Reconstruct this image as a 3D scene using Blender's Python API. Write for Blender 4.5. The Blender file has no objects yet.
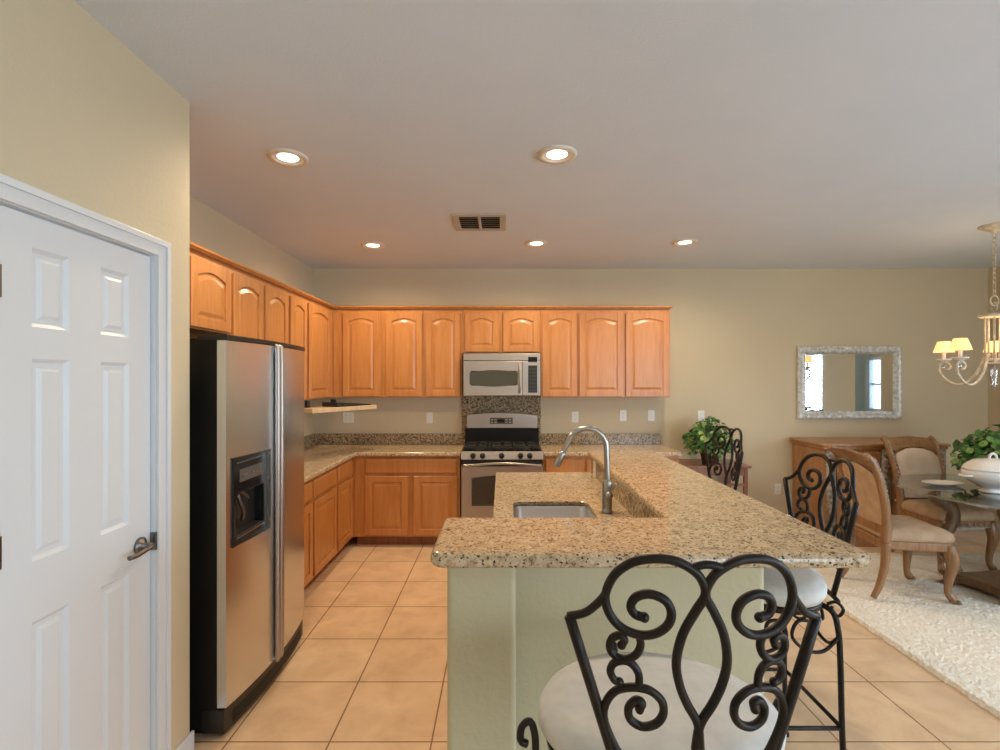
import bpy, bmesh, math, random
from mathutils import Vector, Matrix
random.seed(7)
PI = math.pi
S = bpy.context.scene
C = S.collection

# ------------------------------------------------------------------ camera
cam_d = bpy.data.cameras.new('camera')
cam = bpy.data.objects.new('camera', cam_d); C.objects.link(cam)
cam.location = (0, 0, 1.6); cam.rotation_euler = (PI/2, 0, 0)
cam_d.sensor_width = 36; cam_d.lens = 513/1000*36
cam_d.shift_x = -0.002; cam_d.shift_y = 0.005
cam_d.clip_start = 0.05
S.camera = cam

# ------------------------------------------------------------------ world, exposure
S.view_settings.view_transform = 'Standard'
S.view_settings.look = 'None'
S.view_settings.gamma = 1
S.view_settings.use_curve_mapping = False
S.view_settings.exposure = 0.05
S.cycles.use_denoising = True
S.cycles.max_bounces = 10
S.cycles.diffuse_bounces = 6
S.cycles.glossy_bounces = 5
S.cycles.transparent_max_bounces = 12
S.cycles.sample_clamp_indirect = 6
S.cycles.caustics_reflective = False
S.cycles.caustics_refractive = False
w = bpy.data.worlds.new('sky'); S.world = w; w.use_nodes = True
bg = w.node_tree.nodes['Background']
bg.inputs[0].default_value = (0.78, 0.90, 1.0, 1); bg.inputs[1].default_value = 4.0

H = 2.795      # ceiling
BW = 5.5       # back wall Y
LW = -2.02     # left wall X
RW = 5.21      # right wall X
REAR = -4.2
PX = -1.346    # pantry wall face
PY = 2.21      # pantry corner

def daylight(name, loc, rot, sx, sy, power, col=(0.76, 0.89, 1.0)):
    l = bpy.data.lights.new(name, 'AREA'); l.shape = 'RECTANGLE'; l.size = sx; l.size_y = sy
    l.energy = power; l.color = col
    o = bpy.data.objects.new(name, l); C.objects.link(o)
    o.location = loc; o.rotation_euler = rot
    return o
# daylight area lights just outside the panes of added openings and the blinds window
daylight('window_daylight', (3.7, REAR-0.25, 1.35), (PI/2, 0, 0), 2.0, 2.2, 90)  # fill light at an invented rear window behind the camera
daylight('window_daylight', (RW+0.25, -1.9, 1.25), (PI/2, 0, PI/2), 3.0, 2.1, 62)  # fill light at an invented side opening behind the camera
daylight('window_daylight', (RW+0.25, 1.45, 1.55), (PI/2, 0, PI/2), 2.3, 1.0, 130)

# ------------------------------------------------------------------ materials
def mat(name):
    m = bpy.data.materials.new(name); m.use_nodes = True
    return m, m.node_tree, m.node_tree.nodes['Principled BSDF']
def simple(name, col, rough=0.5, metal=0.0, spec=None, **kw):
    m, nt, b = mat(name)
    b.inputs['Base Color'].default_value = (*col, 1)
    b.inputs['Roughness'].default_value = rough
    b.inputs['Metallic'].default_value = metal
    if spec is not None: b.inputs['Specular IOR Level'].default_value = spec
    for k, v in kw.items(): b.inputs[k].default_value = v
    return m
def nd(nt, t, **kw):
    n = nt.nodes.new(t)
    for k, v in kw.items():
        if k in n.inputs: n.inputs[k].default_value = v
        else: setattr(n, k, v)
    return n
def coords(nt, scale=(1, 1, 1), kind='Object', loc=(0, 0, 0)):
    tc = nt.nodes.new('ShaderNodeTexCoord'); mp = nt.nodes.new('ShaderNodeMapping')
    mp.inputs['Scale'].default_value = scale; mp.inputs['Location'].default_value = loc
    nt.links.new(tc.outputs[kind], mp.inputs['Vector'])
    return mp.outputs['Vector']
def ramp(nt, fac, stops, interp='LINEAR'):
    r = nt.nodes.new('ShaderNodeValToRGB'); r.color_ramp.interpolation = interp
    el = r.color_ramp.elements
    while len(el) < len(stops): el.new(0.5)
    for e, (p, c) in zip(el, stops): e.position = p; e.color = (*c, 1)
    nt.links.new(fac, r.inputs[0]); return r.outputs[0]
def bump(nt, b, h, strength=0.2, dist=0.01):
    n = nt.nodes.new('ShaderNodeBump'); n.inputs['Strength'].default_value = strength
    n.inputs['Distance'].default_value = dist
    nt.links.new(h, n.inputs['Height']); nt.links.new(n.outputs[0], b.inputs['Normal'])
def mottled(name, c1, c2, scale=8, rough=0.5, bs=0.0, bscale=60, bd=0.003, **kw):
    m, nt, b = mat(name); v = coords(nt)
    n = nd(nt, 'ShaderNodeTexNoise', Scale=scale, Detail=4.0); nt.links.new(v, n.inputs['Vector'])
    nt.links.new(ramp(nt, n.outputs[0], [(0.35, c1), (0.65, c2)]), b.inputs['Base Color'])
    b.inputs['Roughness'].default_value = rough
    for k, q in kw.items(): b.inputs[k].default_value = q
    if bs:
        n2 = nd(nt, 'ShaderNodeTexNoise', Scale=bscale, Detail=3.0); nt.links.new(v, n2.inputs['Vector'])
        bump(nt, b, n2.outputs[0], bs, bd)
    return m
M = {}
M['wall'] = mottled('wall_paint', (0.605, 0.52, 0.36), (0.625, 0.54, 0.375), 1.2, 0.75, 0.35, 70, 0.003)
M['islandwall'] = mottled('island_wall_paint', (0.54, 0.50, 0.335), (0.56, 0.52, 0.35), 1.5, 0.7, 0.5, 55, 0.004)
M['ceil'] = mottled('ceiling_paint', (0.68, 0.76, 0.87), (0.71, 0.78, 0.89), 2, 0.9, 0.5, 110, 0.003)
M['white'] = simple('white_gloss_paint', (0.69, 0.73, 0.77), 0.38)
M['plastic'] = simple('white_plastic', (0.80, 0.79, 0.74), 0.35)
M['vent'] = simple('vent_enamel', (0.50, 0.46, 0.40), 0.5)
M['dark'] = simple('dark_gap', (0.02, 0.018, 0.016), 0.8)
# wood
def wood(name, c1, c2, c3, scale=(9, 9, 1.0), rough=0.34, coat=0.25):
    m, nt, b = mat(name); v = coords(nt, scale)
    n = nd(nt, 'ShaderNodeTexNoise', Scale=2.2, Detail=7.0, Roughness=0.62, Distortion=0.6); nt.links.new(v, n.inputs['Vector'])
    v2 = coords(nt, (60*scale[0]/9, 60*scale[1]/9, 2.5*scale[2]))
    n2 = nd(nt, 'ShaderNodeTexNoise', Scale=2.0, Detail=3.0); nt.links.new(v2, n2.inputs['Vector'])
    mx = nd(nt, 'ShaderNodeMix', data_type='FLOAT'); mx.inputs[0].default_value = 0.3
    nt.links.new(n.outputs[0], mx.inputs[2]); nt.links.new(n2.outputs[0], mx.inputs[3])
    nt.links.new(ramp(nt, mx.outputs[0], [(0.33, c1), (0.5, c2), (0.68, c3)]), b.inputs['Base Color'])
    b.inputs['Roughness'].default_value = rough
    b.inputs['Coat Weight'].default_value = coat; b.inputs['Coat Roughness'].default_value = 0.25
    bump(nt, b, n2.outputs[0], 0.05, 0.001)
    return m
M['maple'] = wood('honey_maple', (0.42, 0.165, 0.045), (0.51, 0.215, 0.062), (0.57, 0.26, 0.085))
M['chairwood'] = wood('carved_brown_wood', (0.15, 0.070, 0.026), (0.27, 0.135, 0.055), (0.36, 0.19, 0.085), rough=0.4)
M['tablewood'] = wood('dark_carved_wood', (0.07, 0.034, 0.015), (0.14, 0.07, 0.03), (0.21, 0.11, 0.05), rough=0.36)
M['buffet'] = wood('buffet_wood', (0.24, 0.105, 0.034), (0.38, 0.18, 0.065), (0.47, 0.245, 0.10), rough=0.35)
M['pale'] = wood('pale_wood', (0.55, 0.40, 0.23), (0.66, 0.50, 0.30), (0.74, 0.58, 0.37))
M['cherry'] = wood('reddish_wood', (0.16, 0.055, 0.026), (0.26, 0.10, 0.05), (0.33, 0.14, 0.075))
# granite
def granite(name, shift=0.0):
    m, nt, b = mat(name); v = coords(nt)
    n1 = nd(nt, 'ShaderNodeTexNoise', Scale=50.0, Detail=6.0, Roughness=0.75, Distortion=0.8); nt.links.new(v, n1.inputs['Vector'])
    base = ramp(nt, n1.outputs[0], [(0.37-shift, (0.04, 0.038, 0.028)), (0.43-shift, (0.19, 0.145, 0.09)), (0.485-shift, (0.46, 0.34, 0.205)),
                                    (0.58-shift, (0.61, 0.475, 0.32)), (0.70-shift, (0.70, 0.60, 0.46))])
    vo = nd(nt, 'ShaderNodeTexVoronoi', Scale=170.0); nt.links.new(v, vo.inputs['Vector'])
    sep = nd(nt, 'ShaderNodeSeparateColor'); nt.links.new(vo.outputs['Color'], sep.inputs[0])
    fk = ramp(nt, sep.outputs[0], [(0.0, (1, 1, 1)), (0.075+max(0, -shift)*3, (1, 1, 1)), (0.095+max(0, -shift)*3, (0, 0, 0))])
    mx = nd(nt, 'ShaderNodeMix', data_type='RGBA'); mx.inputs[7].default_value = (0.055, 0.05, 0.04, 1)
    nt.links.new(fk, mx.inputs[0]); nt.links.new(base, mx.inputs[6])
    n3 = nd(nt, 'ShaderNodeTexNoise', Scale=9.0, Detail=2.0); nt.links.new(v, n3.inputs['Vector'])
    hs = nd(nt, 'ShaderNodeMix', data_type='RGBA', blend_type='MULTIPLY'); hs.inputs[0].default_value = 0.55
    nt.links.new(mx.outputs[2], hs.inputs[6])
    nt.links.new(ramp(nt, n3.outputs[0], [(0.35, (0.80, 0.80, 0.74)), (0.65, (1.0, 0.97, 0.93))]), hs.inputs[7])
    nt.links.new(hs.outputs[2], b.inputs['Base Color'])
    b.inputs['Roughness'].default_value = 0.14
    b.inputs['Specular IOR Level'].default_value = 0.45
    return m
M['granite'] = granite('speckled_granite', 0.05)
M['splash'] = granite('splash_granite', -0.02)
# floor tile
def tile():
    m, nt, b = mat('ceramic_floor_tile')
    p = 0.4507
    v = coords(nt, (1, 1, 1), 'Object', (0.311, -2.2685, 0))
    br = nd(nt, 'ShaderNodeTexBrick', offset=0.0, squash=1.0)
    br.inputs['Scale'].default_value = 1; br.inputs['Brick Width'].default_value = p; br.inputs['Row Height'].default_value = p
    br.inputs['Mortar Size'].default_value = 0.0042; br.inputs['Mortar Smooth'].default_value = 0.3
    br.inputs['Color1'].default_value = (0.75, 0.54, 0.35, 1); br.inputs['Color2'].default_value = (0.79, 0.58, 0.38, 1)
    br.inputs['Mortar'].default_value = (0.27, 0.15, 0.075, 1); br.inputs['Bias'].default_value = 0.0
    nt.links.new(v, br.inputs['Vector'])
    n = nd(nt, 'ShaderNodeTexNoise', Scale=4.5, Detail=7.0, Roughness=0.6, Distortion=0.5)
    nt.links.new(coords(nt), n.inputs['Vector'])
    mx = nd(nt, 'ShaderNodeMix', data_type='RGBA', blend_type='MULTIPLY'); mx.inputs[0].default_value = 1
    nt.links.new(br.outputs['Color'], mx.inputs[6])
    nt.links.new(ramp(nt, n.outputs[0], [(0.32, (0.84, 0.80, 0.76)), (0.52, (0.98, 0.97, 0.95)), (0.72, (1.08, 1.1, 1.12))]), mx.inputs[7])
    nt.links.new(mx.outputs[2], b.inputs['Base Color'])
    b.inputs['Roughness'].default_value = 0.33
    inv = nd(nt, 'ShaderNodeMath', operation='SUBTRACT'); inv.inputs[0].default_value = 1
    nt.links.new(br.outputs['Fac'], inv.inputs[1]); bump(nt, b, inv.outputs[0], 0.5, 0.003)
    return m
M['tile'] = tile()
# metals etc.
def brushed(name, col, rough, ax=(3, 3, 400)):
    m, nt, b = mat(name)
    b.inputs['Metallic'].default_value = 1.0; b.inputs['Base Color'].default_value = (*col, 1)
    v = coords(nt, ax); n = nd(nt, 'ShaderNodeTexNoise', Scale=1.0, Detail=2.0); nt.links.new(v, n.inputs['Vector'])
    mr = nd(nt, 'ShaderNodeMapRange'); mr.inputs[3].default_value = rough-0.01; mr.inputs[4].default_value = rough+0.02
    nt.links.new(n.outputs[0], mr.inputs[0]); nt.links.new(mr.outputs[0], b.inputs['Roughness'])
    
    return m
M['steel'] = brushed('brushed_stainless', (0.68, 0.70, 0.72), 0.25, (2, 2, 40))
M['steel2'] = brushed('appliance_stainless', (0.47, 0.42, 0.38), 0.42, (400, 3, 3))
M['sinksteel'] = simple('sink_steel', (0.72, 0.70, 0.67), 0.3, 1.0)
M['nickel'] = simple('brushed_nickel', (0.42, 0.41, 0.38), 0.28, 1.0)
M['pewter'] = simple('dark_pewter', (0.20, 0.19, 0.18), 0.3, 1.0)
M['chrome'] = simple('chrome', (0.75, 0.75, 0.76), 0.1, 1.0)
M['blackgloss'] = simple('black_gloss', (0.010, 0.010, 0.011), 0.12)
M['black'] = simple('black_enamel', (0.012, 0.011, 0.010), 0.38)
M['fridgeside'] = simple('black_textured_side', (0.008, 0.007, 0.006), 0.5, spec=0.25)
M['castiron'] = simple('cast_iron', (0.02, 0.02, 0.02), 0.5)
M['ovenglass'] = simple('oven_glass', (0.05, 0.042, 0.032), 0.08)
M['mwglass'] = simple('microwave_glass', (0.07, 0.075, 0.062), 0.10)
M['key'] = simple('key_pad', (0.035, 0.035, 0.035), 0.5)
M['display'] = simple('display_grey', (0.11, 0.10, 0.085), 0.2)
M['iron'] = mottled('wrought_iron', (0.006, 0.004, 0.003), (0.017, 0.011, 0.007), 25, 0.42, 0.25, 90, 0.002, **{'Specular IOR Level': 0.3})
M['seat'] = mottled('white_seat_fabric', (0.60, 0.595, 0.57), (0.66, 0.65, 0.62), 30, 0.85, 0.15, 500, 0.001)
M['tan'] = mottled('tan_upholstery', (0.42, 0.285, 0.18), (0.50, 0.345, 0.225), 14, 0.8, 0.2, 400, 0.001)
M['cream'] = mottled('cream_upholstery', (0.66, 0.54, 0.42), (0.72, 0.60, 0.48), 14, 0.8, 0.2, 400, 0.001)
M['lavender'] = simple('lavender_cloth', (0.50, 0.47, 0.55), 0.8)
M['porcelain'] = simple('white_porcelain', (0.80, 0.77, 0.74), 0.16)
M['pot'] = simple('brown_pot', (0.10, 0.045, 0.022), 0.4)
M['soil'] = simple('soil', (0.03, 0.02, 0.012), 0.9)
M['leaf'] = mottled('green_leaf', (0.015, 0.075, 0.012), (0.07, 0.22, 0.035), 12, 0.38)
M['leaf2'] = mottled('pale_leaf', (0.10, 0.26, 0.05), (0.30, 0.42, 0.14), 12, 0.4)
M['stem'] = simple('plant_stem', (0.07, 0.10, 0.03), 0.6)
M['rug'] = mottled('cream_shag', (0.74, 0.67, 0.54), (0.88, 0.83, 0.73), 70, 0.95, 0.5, 220, 0.004)
M['creamiron'] = mottled('distressed_cream_iron', (0.50, 0.42, 0.30), (0.72, 0.66, 0.54), 30, 0.45)
M['silverframe'] = mottled('silvered_frame', (0.46, 0.48, 0.47), (0.80, 0.82, 0.80), 26, 0.4, 0.4, 60, 0.003, **{'Metallic': 0.1})
M['mirror'] = simple('mirror_glass', (0.86, 0.88, 0.88), 0.02, 1.0)
M['greycarve'] = mottled('weathered_carving', (0.20, 0.16, 0.12), (0.42, 0.37, 0.32), 30, 0.5, 0.6, 60, 0.004)
M['curtain'] = simple('pale_blue_curtain', (0.48, 0.60, 0.66), 0.8)
def glass(name, tint=(0.93, 0.97, 0.95), k=0.12, rough=0.02):
    m, nt, b = mat(name); nt.nodes.remove(b)
    out = nt.nodes['Material Output']
    tr = nd(nt, 'ShaderNodeBsdfTransparent', Color=(*tint, 1)); gl = nd(nt, 'ShaderNodeBsdfGlossy', Roughness=rough)
    lw = nt.nodes.new('ShaderNodeLayerWeight'); lw.inputs[0].default_value = 0.5
    pw = nd(nt, 'ShaderNodeMath', operation='POWER'); pw.inputs[1].default_value = 4.0
    nt.links.new(lw.outputs['Facing'], pw.inputs[0])
    ad = nd(nt, 'ShaderNodeMath', operation='MULTIPLY_ADD'); ad.inputs[1].default_value = 1-k; ad.inputs[2].default_value = k
    nt.links.new(pw.outputs[0], ad.inputs[0])
    mx = nt.nodes.new('ShaderNodeMixShader'); nt.links.new(ad.outputs[0], mx.inputs[0])
    nt.links.new(tr.outputs[0], mx.inputs[1]); nt.links.new(gl.outputs[0], mx.inputs[2])
    nt.links.new(mx.outputs[0], out.inputs[0]); return m
M['pane'] = glass('window_pane', (0.96, 0.98, 1.0), 0.04)
M['tableglass'] = glass('table_glass', (0.90, 0.94, 0.91), 0.30, 0.04)
M['crystal'] = glass('crystal', (0.92, 0.93, 0.95), 0.3)
def emit(name, col, st):
    m, nt, b = mat(name); b.inputs['Base Color'].default_value = (*col, 1)
    b.inputs['Emission Color'].default_value = (*col, 1); b.inputs['Emission Strength'].default_value = st
    return m
M['bulb'] = emit('lamp_face', (1.0, 0.86, 0.66), 7.0)
M['shade'] = emit('lit_lamp_shade', (1.0, 0.66, 0.28), 0.95)
M['baffle'] = simple('warm_baffle', (0.74, 0.68, 0.60), 0.4)

# ------------------------------------------------------------------ mesh helpers
def NB(): return bmesh.new()
def obj(name, bm, m, parent=None, smooth=False, bevel=0, loc=None, bseg=2, ang=35):
    bmesh.ops.recalc_face_normals(bm, faces=bm.faces[:])
    me = bpy.data.meshes.new(name); bm.to_mesh(me); bm.free()
    me.materials.append(M[m] if isinstance(m, str) else m)
    o = bpy.data.objects.new(name, me); C.objects.link(o)
    if smooth:
        for p in me.polygons: p.use_smooth = True
    if bevel:
        md = o.modifiers.new('bevel', 'BEVEL'); md.width = bevel; md.segments = bseg
        md.limit_method = 'ANGLE'; md.angle_limit = math.radians(ang)
    if parent: o.parent = parent
    if loc: o.location = loc
    return o
def tag(o, label, cat, group=None, kind=None):
    if label: o['label'] = label
    if cat: o['category'] = cat
    if group: o['group'] = group
    if kind: o['kind'] = kind
    return o
def thing(name, label, cat, loc=(0, 0, 0), rz=0, group=None):
    o = bpy.data.objects.new(name, None); C.objects.link(o); o.empty_display_size = 0.1
    o.location = loc; o.rotation_euler = (0, 0, rz)
    return tag(o, label, cat, group)
def struct(name, bm, m, label=None, **kw):
    o = obj(name, bm, m, **kw); o['kind'] = 'structure'
    if label: o['label'] = label
    return o
def dup(root, loc=None, rz=None, label=None, group=None):
    r = root.copy(); C.objects.link(r)
    if loc is not None: r.location = loc
    if rz is not None: r.rotation_euler = (0, 0, rz)
    if label: r['label'] = label
    if group: r['group'] = group
    for ch in list(root.children):
        c = ch.copy(); C.objects.link(c); c.parent = r
        for g in list(ch.children):
            d = g.copy(); C.objects.link(d); d.parent = c
    return r
def box(bm, x0, x1, y0, y1, z0, z1):
    vs = [bm.verts.new(p) for p in [(x0,y0,z0),(x1,y0,z0),(x1,y1,z0),(x0,y1,z0),(x0,y0,z1),(x1,y0,z1),(x1,y1,z1),(x0,y1,z1)]]
    for f in [(0,3,2,1),(4,5,6,7),(0,1,5,4),(1,2,6,5),(2,3,7,6),(3,0,4,7)]: bm.faces.new([vs[i] for i in f])
    return bm
def prism(bm, pts, a0, a1, axis='z', pts2=None):
    """extrude a 2-D outline; axis z: pts=(x,y); axis y: pts=(x,z); axis x: pts=(y,z)"""
    pts2 = pts2 or pts
    def P(p, a):
        return (p[0], p[1], a) if axis == 'z' else ((p[0], a, p[1]) if axis == 'y' else (a, p[0], p[1]))
    v0 = [bm.verts.new(P(p, a0)) for p in pts]; v1 = [bm.verts.new(P(p, a1)) for p in pts2]
    n = len(pts)
    bm.faces.new(v0[::-1]); bm.faces.new(v1)
    for i in range(n): bm.faces.new([v0[i], v0[(i+1) % n], v1[(i+1) % n], v1[i]])
    return bm
def lathe(bm, prof, c=(0, 0, 0), seg=32, sx=1, sy=1, closed=True):
    rings = []
    for r, z in prof:
        if r < 1e-5: rings.append([bm.verts.new((c[0], c[1], c[2]+z))])
        else: rings.append([bm.verts.new((c[0]+r*sx*math.cos(2*PI*i/seg), c[1]+r*sy*math.sin(2*PI*i/seg), c[2]+z)) for i in range(seg)])
    for a, b in zip(rings, rings[1:]):
        for i in range(seg):
            j = (i+1) % seg
            if len(a) == 1 and len(b) == 1: continue
            if len(a) == 1: bm.faces.new([a[0], b[i], b[j]])
            elif len(b) == 1: bm.faces.new([a[i], a[j], b[0]])
            else: bm.faces.new([a[i], a[j], b[j], b[i]])
    if closed:
        for r_ in (rings[0], rings[-1]):
            if len(r_) > 1:
                try: bm.faces.new(r_)
                except ValueError: pass
    return bm
def spline(pts, n=5):
    pts = [Vector(p) for p in pts]
    if len(pts) < 3: return pts
    out = []
    P = [pts[0]*2-pts[1]] + pts + [pts[-1]*2-pts[-2]]
    for i in range(1, len(P)-2):
        p0, p1, p2, p3 = P[i-1:i+3]
        for k in range(n):
            t = k/n
            out.append(0.5*((2*p1)+(p2-p0)*t+(2*p0-5*p1+4*p2-p3)*t*t+(3*p1-p0-3*p2+p3)*t**3))
    out.append(pts[-1]); return out
def tube(bm, pts, r, seg=8, r2=None, flat=1.0, caps=True, rs=None):
    pts = [Vector(p) for p in pts]; n = len(pts)
    rings = []; up = None
    for i, p in enumerate(pts):
        t = (pts[min(i+1, n-1)]-pts[max(i-1, 0)])
        t = t.normalized() if t.length > 1e-9 else Vector((0, 0, 1))
        if up is None:
            up = t.orthogonal().normalized()
        else:
            up = (up-t*up.dot(t)); up = up.normalized() if up.length > 1e-6 else t.orthogonal().normalized()
        s = t.cross(up)
        rr = rs[i] if rs else (r if r2 is None else r+(r2-r)*i/(n-1))
        rings.append([bm.verts.new(p+up*rr*math.cos(2*PI*k/seg)+s*rr*flat*math.sin(2*PI*k/seg)) for k in range(seg)])
    for a, b in zip(rings, rings[1:]):
        for k in range(seg):
            j = (k+1) % seg; bm.faces.new([a[k], a[j], b[j], b[k]])
    if caps: bm.faces.new(rings[0][::-1]); bm.faces.new(rings[-1])
    return bm
def ball(bm, c, r, u=10, v=7, s=(1, 1, 1)):
    bmesh.ops.create_uvsphere(bm, u_segments=u, v_segments=v, radius=r, matrix=Matrix.Translation(c) @ Matrix.Diagonal((*s, 1)))
    return bm
def cyl(bm, a, b, r, seg=16, r2=None): return tube(bm, [a, b], r, seg, r2)
def rrect(x0, x1, y0, y1, r, n=5, corners=(1, 1, 1, 1)):
    out = []
    cs = [(x0+r, y0+r, PI, corners[0], x0, y0), (x1-r, y0+r, 1.5*PI, corners[1], x1, y0), (x1-r, y1-r, 0, corners[2], x1, y1), (x0+r, y1-r, PI/2, corners[3], x0, y1)]
    for cx, cy, a, on, ex, ey in cs:
        if not on: out.append((ex, ey)); continue
        for k in range(n+1): out.append((cx+r*math.cos(a+PI/2*k/n), cy+r*math.sin(a+PI/2*k/n)))
    return out
def holed(bm, axis, a0, a1, u0, u1, z0, z1, holes):
    """wall slab with rectangular holes; axis 'y': slab between y=a0..a1, u=x; axis 'x': slab x=a0..a1, u=y"""
    us = sorted({u0, u1, *[h[0] for h in holes], *[h[1] for h in holes]}); zs = sorted({z0, z1, *[h[2] for h in holes], *[h[3] for h in holes]})
    for i in range(len(us)-1):
        for j in range(len(zs)-1):
            cu = (us[i]+us[i+1])/2; cz = (zs[j]+zs[j+1])/2
            if any(h[0] < cu < h[1] and h[2] < cz < h[3] for h in holes): continue
            if axis == 'y': box(bm, us[i], us[i+1], a0, a1, zs[j], zs[j+1])
            else: box(bm, a0, a1, us[i], us[i+1], zs[j], zs[j+1])
    bmesh.ops.remove_doubles(bm, verts=bm.verts[:], dist=1e-5)
    return bm

# ------------------------------------------------------------------ the room
WT = 0.12
struct('floor', box(NB(), LW-WT, RW+WT, REAR-WT, BW+WT, -0.1, 0), 'tile')
struct('ceiling', box(NB(), LW-WT, RW+WT, REAR-WT, BW+WT, H, H+0.1), 'ceil')
struct('wall_back', box(NB(), LW-WT, RW+WT, BW, BW+WT, 0, H), 'wall')
struct('wall_left', box(NB(), LW-WT, LW, PY, BW, 0, H), 'wall')
DY0, DY1, DZ = 1.36, 1.996, 2.085
bm = holed(NB(), 'x', PX-0.11, PX, REAR, PY, 0, H, [(DY0, DY1, 0, DZ)])
struct('wall_pantry', bm, 'wall')
struct('wall_alcove', box(NB(), LW-WT, PX-0.11, PY-0.10, PY, 0, H), 'wall')
WIN1 = (0.35, 2.62, 1.02, 2.06)
WIN2 = (3.62, 3.93, 1.15, 1.93)
SIDE_FILL = (-3.4, -0.4, 0.12, 2.30)  # unseen side opening, added behind the camera to let in fill light
struct('wall_right', holed(NB(), 'x', RW, RW+WT, REAR-WT, BW, 0, H, [WIN1, WIN2, SIDE_FILL]), 'wall')
REAR_FILL = [(2.7, 4.7, 0.25, 2.4)]  # unseen rear opening, added only for fill light
struct('wall_rear', holed(NB(), 'y', REAR-WT, REAR, LW-WT, RW, 0, H, REAR_FILL), 'wall')
# baseboards
def base(name, x0, x1, y0, y1):
    struct(name, box(NB(), x0, x1, y0, y1, 0, 0.083), 'white', bevel=0.004)
base('baseboard_back', 1.74, RW, BW-0.014, BW)
base('baseboard_right', RW-0.014, RW, REAR, BW-0.014)
base('baseboard_rear', PX, RW-0.014, REAR, REAR+0.014)
struct('baseboard_left', box(box(NB(), PX, PX+0.014, 2.060, PY+0.014, 0, 0.083), PX, PX+0.014, REAR+0.014, 1.297, 0, 0.083), 'white', bevel=0.004)
# windows
def window(n, axis, a, u0, u1, z0, z1, nu, nz, out):
    e = bpy.data.objects.new('window_%d' % n, None); C.objects.link(e); e['kind'] = 'structure'
    fr = NB(); t = 0.05
    def B(u_0, u_1, z_0, z_1, d0=0.0, d1=0.07, b=fr):
        lo, hi = sorted((a+out*d0, a+out*d1))
        if axis == 'x': box(b, lo, hi, u_0, u_1, z_0, z_1)
        else: box(b, u_0, u_1, lo, hi, z_0, z_1)
    B(u0, u0+t, z0, z1); B(u1-t, u1, z0, z1); B(u0+t, u1-t, z0, z0+t); B(u0+t, u1-t, z1-t, z1)
    for i in range(1, nu): B(u0+(u1-u0)*i/nu-0.015, u0+(u1-u0)*i/nu+0.015, z0+t, z1-t, 0.02, 0.05)
    for i in range(1, nz): B(u0+t, u1-t, z0+(z1-z0)*i/nz-0.015, z0+(z1-z0)*i/nz+0.015, 0.02, 0.05)
    obj('window_frame', fr, 'white', e)
    pb = NB(); B(u0+t, u1-t, z0+t, z1-t, 0.033, 0.037, pb); obj('pane', pb, 'pane', e)
    return e
window(1, 'x', RW+0.02, *WIN1, 3, 1, 1)
window(2, 'x', RW+0.02, *WIN2, 1, 2, 1)
window(3, 'y', REAR-0.02, *REAR_FILL[0], 2, 1, -1)  # added window, glazes the rear fill opening
window(4, 'x', RW+0.02, *SIDE_FILL, 3, 1, 1)  # added window, glazes the side fill opening
# blinds on the right-hand window (seen in the mirror)
t = thing('window_blinds', 'white slatted blinds over the window on the dining side wall', 'blinds', (RW-0.03, 1.485, WIN1[3]))
obj('headrail', box(NB(), -0.025, 0.025, -1.15, 1.15, 0.0, 0.05), 'white', t, bevel=0.004)
bm = NB()
for k in range(19):
    z = -0.03-k*0.055; c, s = 0.024*math.cos(0.6), 0.024*math.sin(0.6)
    prism(bm, [(-c, z-s), (c, z+s), (c, z+s+0.003), (-c, z-s+0.003)], -1.14, 1.14, 'y')
obj('slats', bm, 'white', t)
obj('bottom_rail', box(NB(), -0.02, 0.02, -1.14, 1.14, -1.09, -1.07), 'white', t)
# curtain
pts = []; n = 40
for i in range(n+1): pts.append((RW-0.07+0.018*math.sin(i*1.3), 3.50+0.26*i/n))
prof = pts + [(x+0.006, y) for x, y in pts[::-1]]
t = thing('window_curtain', 'pale blue curtain panel beside the narrow side window, seen in the mirror', 'curtain', (0, 0, 0))
obj('curtain_panel', prism(NB(), prof, 0.12, 2.10, 'z'), 'curtain', t)
obj('rod', cyl(NB(), (RW-0.07, 3.44, 2.11), (RW-0.07, 4.06, 2.11), 0.009, 10), 'iron', t, True)
for yy in (3.47, 4.03): obj('bracket', box(NB(), RW-0.07, RW, yy-0.006, yy+0.006, 2.104, 2.116), 'iron', t)

# pantry door, casing
def six_panel():
    bm = NB(); th = 0.035
    w_, h_ = DY1-DY0-0.012, DZ-0.018
    cols = [(0.122, 0.251), (0.378, 0.510)]
    rows = [(0.20, 0.885), (1.062, 1.652), (1.745, 1.975)]
    # slab split around the panels; local u along Y, z up, face at x=0 towards +X
    holes = [(u0, u1, z0, z1) for u0, u1 in cols for z0, z1 in rows]
    holed(bm, 'x', -th, 0, 0, w_, 0, h_, holes)
    for u0, u1, z0, z1 in holes:
        def ring(i, x): return [bm.verts.new((x, a, b)) for a, b in ((u0+i, z0+i), (u1-i, z0+i), (u1-i, z1-i), (u0+i, z1-i))]
        R = [ring(0, 0), ring(0.012, -0.010), ring(0.024, -0.010), ring(0.036, -0.003)]
        for a, b in zip(R, R[1:]):
            for k in range(4): bm.faces.new([a[k], a[(k+1) % 4], b[(k+1) % 4], b[k]])
        bm.faces.new(R[-1])
        box(bm, -th, -th+0.006, u0, u1, z0, z1)
    return bm
bmd = six_panel()
door = obj('door_1', bmd, 'white', loc=(PX-0.018, DY0+0.006, 0.010)); door['kind'] = 'structure'
door['label'] = 'white six-panel pantry door in the left wall'
tr = NB()
cw = 0.062
for (y0, y1, z0, z1) in ((DY0-cw, DY0, 0, DZ+cw), (DY1, DY1+cw, 0, DZ+cw), (DY0, DY1, DZ, DZ+cw)):
    box(tr, PX, PX+0.012, y0, y1, z0, z1)
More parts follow.
